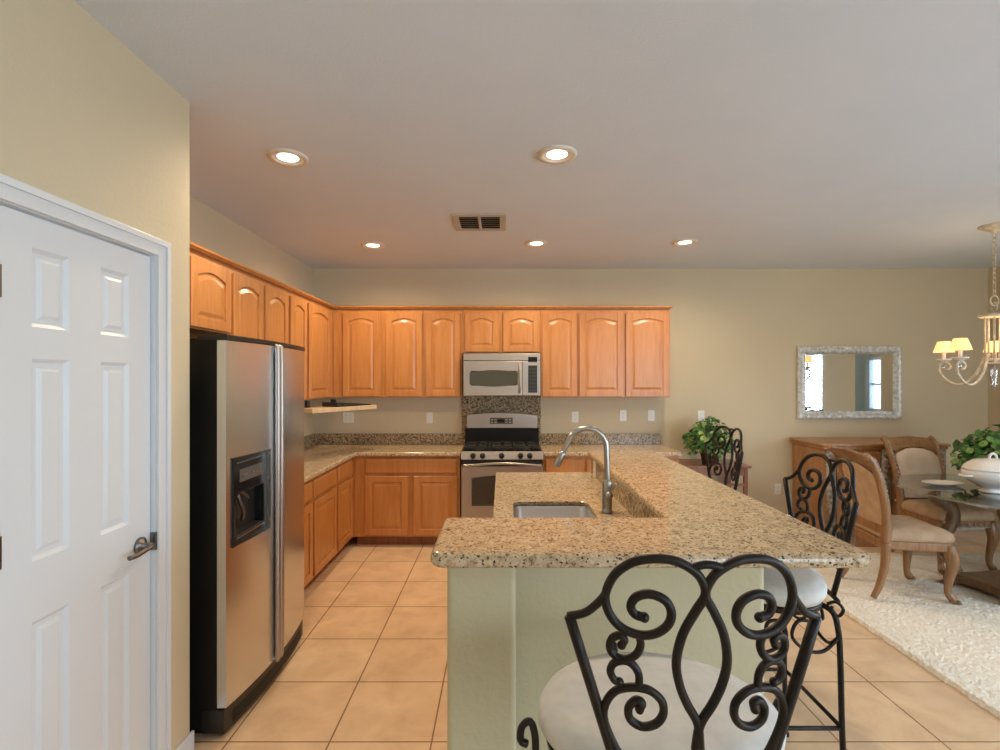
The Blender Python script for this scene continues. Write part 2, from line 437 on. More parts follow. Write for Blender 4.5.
for (y0, y1, z0, z1) in ((DY0-cw, DY0-cw+0.022, 0, DZ+cw-0.022), (DY1+cw-0.022, DY1+cw, 0, DZ+cw-0.022), (DY0-cw, DY1+cw, DZ+cw-0.022, DZ+cw)):
    box(tr, PX+0.012, PX+0.02, y0, y1, z0, z1)
# jamb + stop
box(tr, PX-0.11, PX, DY0, DY0+0.003, 0, DZ); box(tr, PX-0.11, PX, DY1-0.003, DY1, 0, DZ); box(tr, PX-0.11, PX, DY0, DY1, DZ-0.003, DZ)
struct('trim_1', tr, 'white', 'white casing around the pantry door', bevel=0.003)
# lever handle
hy = DY1-DY0-0.07
bm = NB()
lathe(bm, [(0, 0.0), (0.033, 0.0), (0.033, 0.006), (0.022, 0.014), (0.012, 0.018), (0.011, 0.05), (0, 0.05)], seg=24)
bmesh.ops.rotate(bm, verts=bm.verts[:], cent=(0, 0, 0), matrix=Matrix.Rotation(PI/2, 3, 'Y'))
bmesh.ops.translate(bm, verts=bm.verts[:], vec=(0, hy, 0.965))
tube(bm, spline([(0.048, hy+0.012, 0.965), (0.050, hy-0.03, 0.963), (0.048, hy-0.08, 0.956), (0.044, hy-0.115, 0.958)], 5), 0.0085, 10)
obj('door_handle', bm, 'pewter', door, True)
bm = NB(); box(bm, 0.0, 0.022, hy+0.066-0.012, hy+0.066+0.006, 0.93, 1.0)
obj('strike_plate', bm, 'pewter', door, bevel=0.002)
for hz in (0.25, 1.12, 1.86):
    bm = NB(); cyl(bm, (0.012, -0.004, hz-0.045), (0.012, -0.004, hz+0.045), 0.008, 10)
    for q in (-0.047, 0.047): ball(bm, (0.012, -0.004, hz+q), 0.007)
    box(bm, 0.0, 0.003, 0.0, 0.03, hz-0.045, hz+0.045)
    obj('hinge', bm, 'pewter', door, False)

# ------------------------------------------------------------------ ceiling fittings
def downlight(x, y, label):
    t = thing('recessed_light', label, 'ceiling light', (x, y, H), 0, 'recessed ceiling lights')
    bm = NB(); lathe(bm, [(0.105, 0), (0.103, -0.010), (0.085, -0.013), (0.070, -0.010), (0.068, 0.0)], seg=40, closed=False)
    obj('trim_ring', bm, 'baffle', t, True)
    bm = NB(); lathe(bm, [(0.070, -0.008), (0.058, -0.004), (0.050, -0.0035)], seg=40, closed=False)
    obj('baffle', bm, 'baffle', t, True)
    bm = NB(); lathe(bm, [(0.0, -0.007), (0.03, -0.0065), (0.055, -0.004)], seg=32, closed=False)
    obj('lamp', bm, 'bulb', t, True)
    l = bpy.data.lights.new('lamp_glow', 'SPOT'); l.energy = 54; l.color = (1.0, 0.77, 0.50); l.spot_size = math.radians(172); l.spot_blend = 0.75
    l.shadow_soft_size = 0.06
    o = bpy.data.objects.new('lamp_glow', l); C.objects.link(o); o.parent = t; o.location = (0, 0, -0.03)
downlight(-1.147, 2.749, 'round recessed ceiling light nearest the fridge and pantry wall')
downlight(0.291, 2.712, 'round recessed ceiling light above the sink in the near row')
downlight(-1.142, 4.54, 'round recessed ceiling light in the far left corner of the kitchen')
downlight(0.301, 4.475, 'round recessed ceiling light before the microwave, right of the air vent')
downlight(1.585, 4.442, 'round recessed ceiling light farthest right, over the end of the cabinets')
t = thing('air_vent', 'square beige ceiling air vent with dark louvred slots', 'vent', (-0.168, 3.88, H))
bm = NB(); a, b_ = 0.198, 0.150
for x0, x1, y0, y1 in ((-a, a, -a, -b_), (-a, a, b_, a), (-a, -b_, -b_, b_), (b_, a, -b_, b_), (-0.012, 0.012, -b_, b_)): box(bm, x0, x1, y0, y1, -0.012, 0)
obj('frame', bm, 'vent', t, bevel=0.004)
obj('duct', box(NB(), -b_, b_, -b_, b_, -0.002, 0.0), 'dark', t)
for sx in (-1, 1):
    bm = NB()
    for k in range(6):
        y = -0.125+k*0.050
        lo, hi = sorted((sx*0.016, sx*0.146))
        prism(bm, [(y+0.010, -0.010), (y+0.013, -0.010), (y+0.025, -0.004), (y+0.022, -0.004)], lo, hi, 'x')
    obj('louvre', bm, 'vent', t)

# ------------------------------------------------------------------ cabinets
def door_bm(w_, h_, arch=True, bm=None, x=0, z=0, y=0, t=0.02, rail=0.058, raise_=0.0):
    """front faces -Y; occupies x..x+w_, z..z+h_, y-t..y"""
    bm = bm or NB()
    box(bm, x+0.003, x+w_-0.003, y-0.010, y, z+0.003, z+h_-0.003)
    y0, y1 = y-t, y-0.008
    ah = min(0.034, w_*0.10) if arch else 0
    # stiles and bottom rail
    box(bm, x, x+rail, y0, y1, z, z+h_); box(bm, x+w_-rail, x+w_, y0, y1, z, z+h_); box(bm, x+rail, x+w_-rail, y0, y1, z, z+rail)
    def archpts(xa, xb, zb, a, n=14):
        return [(xa+(xb-xa)*k/n, zb+a*math.sin(PI*k/n)) for k in range(n+1)]
    zt = z+h_-rail-ah
    if arch:
        top = archpts(x+rail, x+w_-rail, zt, ah)
        prism(bm, top + [(x+w_-rail, z+h_), (x+rail, z+h_)], y0, y1, 'y')
    else: box(bm, x+rail, x+w_-rail, y0, y1, zt, z+h_)
    # raised centre panel with sloped edge
    g, s = 0.010, 0.024
    def outline(i):
        xa, xb = x+rail+i, x+w_-rail-i
        o = [(xa, z+rail+i), (xb, z+rail+i)]
        if arch: o += archpts(xa, xb, zt-i, ah*0.95)[::-1]
        else: o += [(xb, zt-i), (xa, zt-i)]
        return o
    prism(bm, outline(g), y-0.009, y-0.017, 'y', outline(g+s))
    return bm
def drawer_bm(w_, h_, t=0.02, x=0, z=0, y=0, bm=None):
    bm = bm or NB()
    i = 0.012
    prism(bm, [(x, z), (x+w_, z), (x+w_, z+h_), (x, z+h_)], y, y-t*0.6, 'y')
    prism(bm, [(x, z), (x+w_, z), (x+w_, z+h_), (x, z+h_)], y-t*0.6, y-t, 'y', [(x+i, z+i), (x+w_-i, z+i), (x+w_-i, z+h_-i), (x+i, z+h_-i)])
    return bm
UZ0, UZ1 = 1.424, 2.318
def upper(label, loc, rz, w_, doors, z0=UZ0, z1=UZ1, depth=0.33, group='wall cabinets'):
    t = thing('wall_cabinet', label, 'cabinet', (loc[0], loc[1], z0), rz, group)
    h_ = z1-z0; d = depth-0.02
    obj('body', box(NB(), 0.0005, w_-0.0005, -d, -0.001, 0, h_), 'maple', t, bevel=0.002)
    for x0, x1 in doors:
        obj('door', door_bm(x1-x0, h_-0.05, True, None, x0, 0.010, -d), 'maple', t, bevel=0.0025, bseg=1)
    return t
# back run (door spans given as world X minus unit start)
def rel(s, *prs): return [(a-s, b-s) for a, b in prs]
upper('two-door honey maple wall cabinet at the left corner of the back wall', (-1.709, BW), 0, 0.919, rel(-1.709, (-1.608, -1.232), (-1.174, -0.806)))
upper('single-door honey maple wall cabinet just left of the microwave', (-0.79, BW), 0, 0.39, rel(-0.79, (-0.766, -0.423)))
upper('short two-door honey maple cabinet directly above the microwave', (-0.40, BW), 0, 0.79, rel(-0.40, (-0.373, -0.035), (0.01, 0.373)), z0=1.874)
upper('single-door honey maple wall cabinet just right of the microwave', (0.39, BW), 0, 0.38, rel(0.39, (0.407, 0.756)))
upper('two-door honey maple wall cabinet at the right end of the row', (0.77, BW), 0, 0.93, rel(0.77, (0.782, 1.22), (1.25, 1.683)))
# left run: unit start = Y low ; rz=+90deg puts local x along +Y, front to +X
def lupper(label, y0, y1, doors, z0=UZ0): return upper(label, (LW, y0), PI/2, y1-y0, [(a-y0, b-y0) for a, b in doors], z0)
lupper('short maple cabinet mounted above the fridge on the left wall', 2.33, 3.222, [(2.36, 2.77), (2.79, 3.205)], 1.885)
lupper('tall maple wall cabinet on the left wall, first beyond the fridge', 3.222, 4.09, [(3.237, 3.640), (3.676, 4.065)])
lupper('maple wall cabinet in the far left corner, over the pale hanging board', 4.09, 5.189, [(4.112, 4.455), (4.50, 5.06)])
# crown
bm = NB(); fo = 0.33
path = [(LW, 2.33), (LW+fo, 2.33), (LW+fo, BW-fo), (1.70, BW-fo), (1.70, BW)]
def run(bm, prof):
    # prof: list of (outward offset, z)
    pts = [(LW+fo, 2.33), (LW+fo, BW-fo), (1.70, BW-fo), (1.70, BW)]
    rings = []
    for i in range(4):
        r = []
        for o, z in prof:
            if i == 0: p = (pts[0][0]+o, pts[0][1], z)
            elif i == 1: p = (pts[1][0]+o, pts[1][1]-o, z)
            elif i == 2: p = (pts[2][0]+o, pts[2][1]-o, z)
            else: p = (pts[3][0]+o, pts[3][1], z)
            r.append(bm.verts.new(p))
        rings.append(r)
    k = len(prof)
    for a, b in zip(rings, rings[1:]):
        for j in range(k): bm.faces.new([a[j], a[(j+1) % k], b[(j+1) % k], b[j]])
    bm.faces.new(rings[0]); bm.faces.new(rings[-1])
run(bm, [(-0.03, 2.319), (0.004, 2.319), (0.008, 2.326), (0.018, 2.331), (0.020, 2.341), (0.012, 2.346), (-0.03, 2.346)])
cr = obj('crown_moulding', bm, 'maple'); tag(cr, 'thin maple moulding strip along the tops of all the wall cabinets', 'moulding')
# base cabinets
BT = 0.874
def basecab(label, loc, rz, w_, doors, drawers, depth=0.61, fill=None):
    t = thing('base_cabinet', label, 'cabinet', (loc[0], loc[1], 0), rz, 'base cabinets')
    d = depth-0.02
    bm = NB(); box(bm, 0.0005, w_-0.0005, -d, -0.001, 0.10, BT)
    obj('body', bm, 'maple', t, bevel=0.002)
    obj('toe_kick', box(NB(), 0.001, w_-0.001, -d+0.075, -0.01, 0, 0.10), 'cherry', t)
    for x0, x1 in doors: obj('door', door_bm(x1-x0, 0.565, False, None, x0, 0.118, -d), 'maple', t, bevel=0.0025, bseg=1)
    for x0, x1 in drawers: obj('drawer', drawer_bm(x1-x0, 0.140, x=x0, z=0.708, y=-d), 'maple', t, bevel=0.002, bseg=1)
    return t
basecab('maple base cabinet with one wide drawer front over two doors, left of the range', (-1.41, BW), 0, 1.01, rel(-1.41, (-1.308, -0.90), (-0.845, -0.426)), rel(-1.41, (-1.308, -0.426)))
basecab('maple base cabinet right of the range, partly hidden by the island', (0.392, BW), 0, 0.66, [(0.02, 0.39), (0.41, 0.64)], [(0.02, 0.39), (0.41, 0.64)])
basecab('maple base cabinet under the right end of the back counter', (1.052, BW), 0, 0.64, [(0.02, 0.62)], [(0.02, 0.62)])
def lbase(label, y0, y1, sp): return basecab(label, (LW, y0), PI/2, y1-y0, [(a-y0, b-y0) for a, b in sp], [(a-y0, b-y0) for a, b in sp])
lbase('maple base cabinet right beside the fridge on the left wall', 3.215, 3.848, [(3.25, 3.83)])
lbase('maple base cabinet midway between fridge and corner on the left wall', 3.848, 4.412, [(3.868, 4.389)])
lbase('maple base cabinet in the inner corner of the left wall run', 4.412, 4.889, [(4.435, 4.85)])
bm = box(NB(), LW+0.001, -1.411, 4.8895, BW-0.001, 0.10, BT)
o = obj('corner_cabinet_carcass', bm, 'maple'); tag(o, 'hidden maple corner carcass where the two base cabinet runs meet', 'cabinet')

# worktop (L-shaped left + right piece)
CT = 0.914
def slab(pts, z0, z1): return prism(NB(), pts, z0, z1, 'z')
wt = slab([(LW+0.001, 3.215), (-1.385, 3.215), (-1.385, 4.865), (-0.393, 4.865), (-0.393, BW-0.001), (LW+0.001, BW-0.001)], BT+0.001, CT)
o = obj('granite_worktop', wt, 'granite', bevel=0.010, bseg=3); tag(o, 'L-shaped speckled granite worktop running from the fridge to the range', 'worktop')
wt = slab([(0.391, 4.865), (1.72, 4.865), (1.72, BW-0.001), (0.391, BW-0.001)], BT+0.001, CT)
o = obj('granite_worktop', wt, 'granite', bevel=0.010, bseg=3); tag(o, 'short straight granite worktop to the right of the range', 'worktop')
bm = slab([(LW+0.001, 3.215), (LW+0.021, 3.215), (LW+0.021, BW-0.021), (-0.43, BW-0.021), (-0.43, BW-0.001), (LW+0.001, BW-0.001)], CT+0.0005, 1.027)
o = obj('granite_backsplash', bm, 'splash', bevel=0.002); tag(o, 'low granite upstand along the wall left of the range', 'backsplash')
o = obj('granite_backsplash', box(NB(), 0.415, 1.70, BW-0.021, BW-0.001, CT+0.0005, 1.027), 'splash', bevel=0.002); tag(o, 'low granite upstand along the wall right of the range', 'backsplash')
o = obj('granite_backsplash', box(NB(), -0.429, 0.414, BW-0.022, BW-0.001, CT, 1.438), 'splash', bevel=0.002); tag(o, 'tall granite panel on the wall between range and microwave', 'backsplash')

# pale hanging board in the corner
ang = math.atan2(0.70, 0.35)
t = thing('under_cabinet_board', 'pale wooden board hung under the corner wall cabinets, dark sheet on it', 'board', (-1.57, 4.25, 1.322), ang)
obj('board', box(NB(), 0, 0.80, 0.0, 0.24, 0, 0.038), 'pale', t, bevel=0.004)
obj('bracket', box(NB(), 0.10, 0.13, 0.17, 0.20, 0.038, 0.101), 'dark', t); obj('bracket', box(NB(), 0.42, 0.44, 0.17, 0.22, 0.038, 0.101), 'dark', t)
bm = NB(); prism(bm, [(0.30, 0.039), (0.74, 0.039), (0.74, 0.049), (0.30, 0.080)], 0.02, 0.20, 'y'); obj('dark_sheet', bm, 'dark', t)

# ------------------------------------------------------------------ fridge
FX0, FY0, FY1, FYM = LW+0.03, 2.29, 3.195, 2.715
FC = (FY0+FY1)/2
def fx(y): return -1.232+0.040*(1-((y-FC)/0.4525)**2)
t = thing('refrigerator', 'stainless side-by-side refrigerator with black sides and a dispenser', 'refrigerator', (0, 0, 0))
obj('body', box(box(NB(), FX0, -1.283, FY0+0.004, FY1-0.004, 0.02, 1.787), FX0+0.1, -1.30, FY0+0.03, FY1-0.03, 0.0, 0.02), 'fridgeside', t, bevel=0.004)
def doorprism(bm, y0, y1, z0, z1, n=14, inset=0.0, xb=-1.272):
    pts = [(fx(y0+(y1-y0)*k/n)+inset, y0+(y1-y0)*k/n) for k in range(n+1)]
    return prism(bm, [(xb, y0)] + pts + [(xb, y1)], z0, z1, 'z')
D0, D1 = 0.135, 1.777
dy0, dy1, dz0, dz1 = 2.325, 2.648, 0.837, 1.245
bm = NB()
doorprism(bm, FY0, dy0, D0, D1); doorprism(bm, dy1, FYM-0.004, D0, D1); doorprism(bm, dy0, dy1, D0, dz0); doorprism(bm, dy0, dy1, dz1, D1)
bmesh.ops.remove_doubles(bm, verts=bm.verts[:], dist=1e-5)
d1 = obj('freezer_door', bm, 'steel', t)
bm = NB(); doorprism(bm, FYM+0.004, FY1, D0, D1)
d2 = obj('fridge_door', bm, 'steel', t)
# dark edge linings behind doors
bm = NB(); box(bm, -1.283, -1.272, FY0+0.001, FY1-0.001, 0.10, 1.787); obj('door_gasket', bm, 'fridgeside', t)
bm = NB(); doorprism(bm, FY0-0.002, FY1+0.002, 1.779, 1.803, inset=0.006, xb=-1.36); obj('hinge_cover', bm, 'black', t, bevel=0.003)
bm = NB(); doorprism(bm, FY0, FY1, 0.02, 0.125, inset=-0.010, xb=-1.34)
for z in (0.035, 0.05, 0.065, 0.08): doorprism(bm, FY0+0.06, FY1-0.06, z, z+0.006, inset=-0.006, xb=-1.30)
obj('kick_grille', bm, 'black', t)
# handles
for yy, dr in ((FYM-0.021, d1), (FYM+0.021, d2)):
    bm = NB(); x = fx(yy)
    tube(bm, spline([(x+0.000, yy, D0+0.004), (x+0.014, yy, D0+0.03), (x+0.016, yy, 0.55), (x+0.016, yy, 1.0), (x+0.016, yy, 1.45), (x+0.014, yy, D1-0.03), (x+0.0, yy, D1-0.004)], 6), 0.014, 12)
    obj('handle', bm, 'steel2', dr, True)
# dispenser
DX = fx(dy0)+0.010
dis = obj('dispenser', holed(NB(), 'x', -1.268, DX, dy0, dy1, dz0, dz1, [(dy0+0.025, dy1-0.025, dz0+0.04, dz1-0.17)]), 'blackgloss', d1, bevel=0.003)
bm = NB(); box(bm, -1.271, -1.266, dy0, dy1, dz0, dz1)
obj('recess_back', bm, 'black', dis)
bm = NB(); box(bm, DX-0.001, DX+0.004, dy0+0.05, dy1-0.05, dz1-0.12, dz1-0.06); obj('control_panel', bm, 'display', dis, bevel=0.002)
bm = NB()
for k in range(5):
    box(bm, DX+0.003, DX+0.006, dy0+0.062+k*0.035, dy0+0.085+k*0.035, dz1-0.10, dz1-0.085)
obj('button', bm, 'chrome', dis)
bm = NB()
tube(bm, spline([(-1.250, dy0+0.10, 1.06), (-1.243, dy0+0.11, 1.02), (-1.236, dy0+0.13, 0.97), (-1.250, dy0+0.14, 0.93)], 4), 0.009, 10)
tube(bm, spline([(-1.250, dy0+0.12, 1.07), (-1.243, dy0+0.16, 1.045), (-1.25, dy0+0.20, 1.02)], 4), 0.007, 10)
obj('spout', bm, 'pewter', dis, True)
bm = NB(); box(bm, -1.265, DX-0.003, dy0+0.03, dy1-0.03, dz0+0.040, dz0+0.048); obj('drip_tray', bm, 'key', dis)
for zz in (dz1-0.03, dz0+0.033): obj('trim_line', box(NB(), DX-0.001, DX+0.003, dy0+0.03, dy1-0.03, zz, zz+0.005), 'nickel', dis)

# ------------------------------------------------------------------ microwave
t = thing('microwave', 'stainless over-the-range microwave above the gas range', 'microwave', (-0.385, BW, 1.444))
W = 0.765
obj('body', box(NB(), 0, W, -0.37, -0.024, 0, 0.424), 'black', t, bevel=0.003)
bm = NB(); prism(bm, [(0.0, 0.35), (W, 0.35), (W, 0.424), (0.0, 0.424)], -0.37, -0.402, 'y', [(0.0, 0.35), (W, 0.35), (W, 0.418), (0.0, 0.418)])
obj('vent_strip', bm, 'steel2', t, bevel=0.003)
wx0, wx1, wz0, wz1 = 0.075, 0.53, 0.10, 0.245
bm = holed(NB(), 'y', -0.405, -0.37, 0.0, 0.585, 0.0, 0.345, [(wx0, wx1, wz0, wz1)])
dr = obj('door', bm, 'steel2', t, bevel=0.004)
bm = NB(); n = 12
top = [(wx0-0.012+(wx1-wx0+0.024)*k/n, wz1-0.012+0.022*math.sin(PI*k/n)) for k in range(n+1)]
bot = [(wx0-0.012+(wx1-wx0+0.024)*k/n, wz0+0.012-0.022*math.sin(PI*k/n)) for k in range(n+1)]
prism(bm, bot+top[::-1], -0.400, -0.4075, 'y'); obj('window', bm, 'mwglass', dr)
bm = NB(); tube(bm, spline([(0.556, -0.405, 0.03), (0.562, -0.432, 0.07), (0.562, -0.438, 0.17), (0.562, -0.432, 0.27), (0.556, -0.405, 0.315)], 5), 0.010, 10); obj('handle', bm, 'steel2', dr, True)
bm = NB(); box(bm, 0.588, W, -0.403, -0.37, 0.0, 0.345); cp = obj('control_panel', bm, 'steel2', t, bevel=0.004)
obj('display', box(NB(), 0.645, 0.735, -0.406, -0.402, 0.335, 0.385), 'blackgloss', t)
obj('keypad', box(NB(), 0.645, 0.735, -0.406, -0.402, 0.03, 0.30), 'black', cp)
bm = NB()
for i in range(3):
    for j in range(7): box(bm, 0.652+i*0.027, 0.674+i*0.027, -0.4075, -0.405, 0.04+j*0.036, 0.062+j*0.036)
obj('keys', bm, 'key', cp)

# ------------------------------------------------------------------ range
t = thing('gas_range', 'stainless gas range with black cooktop and five front knobs', 'range', (-0.388, BW, 0))
W = 0.775; F = -0.655
bm = NB(); box(bm, 0, W, F+0.02, -0.024, 0.06, 0.895); obj('body', bm, 'black', t, bevel=0.003)
obj('base', box(NB(), 0.02, W-0.02, F+0.07, -0.05, 0, 0.06), 'black', t)
obj('drawer', box(NB(), 0.004, W-0.004, F-0.01, F+0.02, 0.075, 0.235), 'steel2', t, bevel=0.006)
bm = holed(NB(), 'y', F-0.015, F+0.02, 0.004, W-0.004, 0.245, 0.785, [(0.12, W-0.12, 0.43, 0.68)])
dr = obj('oven_door', bm, 'steel2', t, bevel=0.005)
bm = NB(); n = 12
top = [(0.108+(W-0.216)*k/n, 0.672+0.026*math.sin(PI*k/n)) for k in range(n+1)]
prism(bm, [(0.108, 0.42), (W-0.108, 0.42)]+top[::-1], F-0.010, F-0.018, 'y'); obj('window', bm, 'ovenglass', dr)
bm = NB()
ptsb = [(0.108, 0.42), (W-0.108, 0.42)]+top[::-1]
tube(bm, [(a, F-0.018, b) for a, b in ptsb+[ptsb[0]]], 0.006, 6); obj('window_border', bm, 'black', dr)
obj('black_band', box(NB(), 0.002, W-0.002, F-0.012, F+0.02, 0.787, 0.846), 'black', t, bevel=0.003)
bm = NB(); tube(bm, spline([(0.035, F-0.014, 0.795), (0.05, F-0.05, 0.80), (W*0.5, F-0.062, 0.822), (W-0.05, F-0.05, 0.80), (W-0.035, F-0.014, 0.795)], 8), 0.013, 12); obj('handle', bm, 'nickel', dr, True)
bm = NB(); prism(bm, [(F-0.022, 0.850), (F+0.02, 0.850), (F+0.02, 0.925), (F-0.005, 0.925)], 0.0, W, 'x'); cp = obj('control_panel', bm, 'steel2', t, bevel=0.004)
for kx in (0.115, 0.205, 0.385, 0.562, 0.650):
    bm = NB(); lathe(bm, [(0, 0), (0.027, 0), (0.026, 0.012), (0.021, 0.018), (0.019, 0.034), (0, 0.036)], seg=20)
    box(bm, -0.004, 0.004, -0.019, 0.019, 0.03, 0.042)
    bmesh.ops.rotate(bm, verts=bm.verts[:], cent=(0, 0, 0), matrix=Matrix.Rotation(PI/2+0.2, 3, 'X'))
    bmesh.ops.translate(bm, verts=bm.verts[:], vec=(kx, F-0.013, 0.888)); obj('knob', bm, 'black', cp)
ck = obj('cooktop', box(box(NB(), 0.0, W, F+0.02, -0.11, 0.895, 0.922), 0.0, W, F+0.004, F+0.03, 0.915, 0.926), 'blackgloss', t, bevel=0.004)
for bx in (0.16, 0.385, 0.61):
    for by in ((-0.49, -0.24) if bx != 0.385 else (-0.365,)):
        bm = NB(); lathe(bm, [(0.055, 0.922), (0.052, 0.934), (0.034, 0.936), (0.032, 0.944), (0, 0.945)], (bx, by, 0), 20)
        obj('burner', bm, 'castiron', ck)
for gx0 in (0.03, 0.272, 0.514):
    bm = NB(); gx1 = gx0+0.23; z0, z1 = 0.945, 0.957
    for yy in (-0.60, -0.365, -0.13): box(bm, gx0, gx1, yy-0.006, yy+0.006, z0, z1)
    for xx in (gx0, gx1): box(bm, xx-0.006, xx+0.006, -0.606, -0.124, z0, z1)
    cx = (gx0+gx1)/2
    for by in (-0.49, -0.24):
        for a in range(8):
            an = a*PI/4+PI/8; r0, r1 = 0.03, 0.105
            tube(bm, [(cx+r0*math.cos(an), by+r0*math.sin(an), z1), (cx+r1*math.cos(an), by+r1*math.sin(an), z1-0.004)], 0.006, 6)
    for xx in (gx0, gx1):
        for yy in (-0.60, -0.13): box(bm, xx-0.008, xx+0.008, yy-0.008, yy+0.008, 0.922, z0)
    obj('grate', bm, 'castiron', ck)
bm = NB(); box(bm, 0.0, W, -0.11, -0.04, 0.895, 1.095); obj('backguard_base', bm, 'fridgeside', t, bevel=0.003)
bm = NB(); n = 14
prism(bm, [(0.018, 1.095), (W-0.018, 1.095)]+[(W-0.018-(W-0.036)*k/n, 1.232+0.026*math.sin(PI*k/n)) for k in range(n+1)], -0.135, -0.03, 'y')
bgd = obj('backguard', bm, 'steel2', t, bevel=0.006)
obj('display', box(NB(), 0.26, 0.50, -0.139, -0.134, 1.14, 1.205), 'display', bgd, bevel=0.002)
bm = NB()
for k in range(6):
    if k in (2, 3): continue
    box(bm, 0.27+k*0.038, 0.295+k*0.038, -0.1415, -0.138, 1.15, 1.163); box(bm, 0.27+k*0.038, 0.295+k*0.038, -0.1415, -0.138, 1.178, 1.19)
obj('buttons', bm, 'nickel', bgd)
obj('clock', box(NB(), 0.345, 0.41, -0.1415, -0.138, 1.155, 1.19), 'blackgloss', bgd)

# ------------------------------------------------------------------ outlets
def outlet(name, label, x, z, n=1, wallY=BW, face='y', tog=False, x_=None, yy=None):
    t = thing(name, label, 'wall plate', (0, 0, 0), 0, None)
    wd = 0.072+0.046*(n-1)
    if face == 'y': t.location = (x, wallY-0.001, z)
    else: t.location = (x_, yy, z); t.rotation_euler = (0, 0, -PI/2)
    obj('plate', box(NB(), -wd/2, wd/2, -0.006, 0, -0.058, 0.058), 'plastic', t, bevel=0.003)
    for i in range(n):
        cx = (i-(n-1)/2)*0.046
        if tog:
            obj('rocker', box(NB(), cx-0.016, cx+0.016, -0.010, -0.006, -0.033, 0.033), 'plastic', t, bevel=0.003)
        else:
            bm = NB()
            for dz in (-0.021, 0.021): prism(bm, rrect(cx-0.017, cx+0.017, dz-0.016, dz+0.016, 0.010), -0.006, -0.0085, 'y')
            s = obj('socket', bm, 'plastic', t)
            bm = NB()
            for dz in (-0.021, 0.021):
                for q in (-0.006, 0.006): box(bm, cx+q-0.001, cx+q+0.001, -0.009, -0.0084, dz-0.004, dz+0.006)
            obj('slots', bm, 'dark', s)
def wx(px): return (px-502)/513*BW
def wz(py): return 1.6-(py-380)/513*BW
outlet('wall_outlet', 'double-width white outlet plate under the corner wall cabinets', wx(348.5), wz(417.5), 2)
outlet('light_switch', 'white switch plate on the wall left of the range', wx(429.5), wz(418), 1, tog=True)
outlet('wall_outlet', 'white outlet on the wall just right of the range', wx(575), wz(417), 1)
outlet('wall_outlet', 'narrow white outlet under the right end wall cabinet, left of the switch plate', wx(623), wz(415.5), 1)
outlet('light_switch', 'white switch plate under the far right end of the wall cabinets', wx(651), wz(415.5), 1, tog=True)
outlet('wall_outlet', 'white outlet on the bare wall above the bushy plant', wx(701), wz(416), 1)
outlet('wall_outlet', 'white outlet low on the wall left of the sideboard', wx(777.5), wz(489), 1)

# ------------------------------------------------------------------ island
IY = 3.85        # far end
bx0, bx1, by0, by1 = -0.222, 1.135, 1.545, 1.985
ix = 0.640       # inner edge of the long bar leg
BZ0, BZ1 = 1.028, 1.072
# half walls
bm = NB()
prism(bm, [(-0.055, 1.76), (0.905, 1.76), (0.905, 1.955), (-0.055, 1.955)], 0, BZ0-0.001, 'z')
iw = struct('wall_island', bm, 'islandwall', 'pale green-beige half wall carrying the raised bar', bevel=0.018, bseg=4, ang=60)
struct('wall_island_side', box(NB(), 0.672, 0.905, 1.9555, IY-0.06, 0, BZ0-0.001), 'islandwall', 'long side of the island half wall under the bar')
bm = prism(NB(), [(-0.176, 1.63), (0.045, 1.63), (0.045, 1.758), (-0.0555, 1.758), (-0.0555, 1.955), (-0.176, 1.955)], 0, BZ0-0.001, 'z')
struct('wall_island_end', bm, 'islandwall', 'short end post of the island half wall', bevel=0.018, bseg=4, ang=60)
struct('baseboard_island', prism(NB(), [(0.045, 1.746), (0.919, 1.746), (0.919, IY-0.05), (0.905, IY-0.05), (0.905, 1.76), (0.045, 1.76)], 0, 0.083, 'z'), 'white', bevel=0.003)
# raised bar top
r = 0.05
pts = [(ix, IY), (ix, by1), (bx0+0.02, by1), (bx0, by1-0.02)]
pts += [(bx0+r-r*math.cos(a), by0+r-r*math.sin(a)) for a in [k*PI/12 for k in range(0, 7)]]
pts += [(bx1-r+r*math.sin(a), by0+r-r*math.cos(a)) for a in [k*PI/12 for k in range(0, 7)]]
pts += [(bx1, IY)]
o = obj('granite_bar_top', prism(NB(), pts, BZ0, BZ1, 'z'), 'granite', bevel=0.019, bseg=4, ang=50)
tag(o, 'raised L-shaped speckled granite bar top on the island', 'bar top')
# lower sink counter with sink hole
sx0, sx1, sy0, sy1 = 0.060, 0.478, 2.12, 2.905
cx0, cx1, cy0, cy1 = -0.045, 0.670, 1.956, 3.82
bm = holed(NB(), 'z' if False else 'y', 0, 0, 0, 0, 0, 0, []) if False else NB()
def ringslab(bm, outer, inner, z0, z1):
    # outer, inner: same number of points, matched
    n = len(outer)
    V = [[bm.verts.new((x, y, z)) for x, y in ring] for ring in (outer, inner) for z in (z0, z1)]
    o0, o1, i0, i1 = V
    for k in range(n):
        j = (k+1) % n
        bm.faces.new([o1[k], o1[j], i1[j], i1[k]]); bm.faces.new([o0[k], i0[k], i0[j], o0[j]])
        bm.faces.new([o0[k], o0[j], o1[j], o1[k]]); bm.faces.new([i0[k], i1[k], i1[j], i0[j]])
inner = rrect(sx0, sx1, sy0, sy1, 0.06, 6)
def proj(p):
    # project hole point to the outer rectangle from the hole's centre, keeping corners
    cx, cy = (sx0+sx1)/2, (sy0+sy1)/2
    dx, dy = p[0]-cx, p[1]-cy
    sxx = ((cx1-cx) if dx > 0 else (cx-cx0))/abs(dx) if abs(dx) > 1e-6 else 1e9
    syy = ((cy1-cy) if dy > 0 else (cy-cy0))/abs(dy) if abs(dy) > 1e-6 else 1e9
    s = min(sxx, syy); return (cx+dx*s, cy+dy*s)
outer = [proj(p) for p in inner]
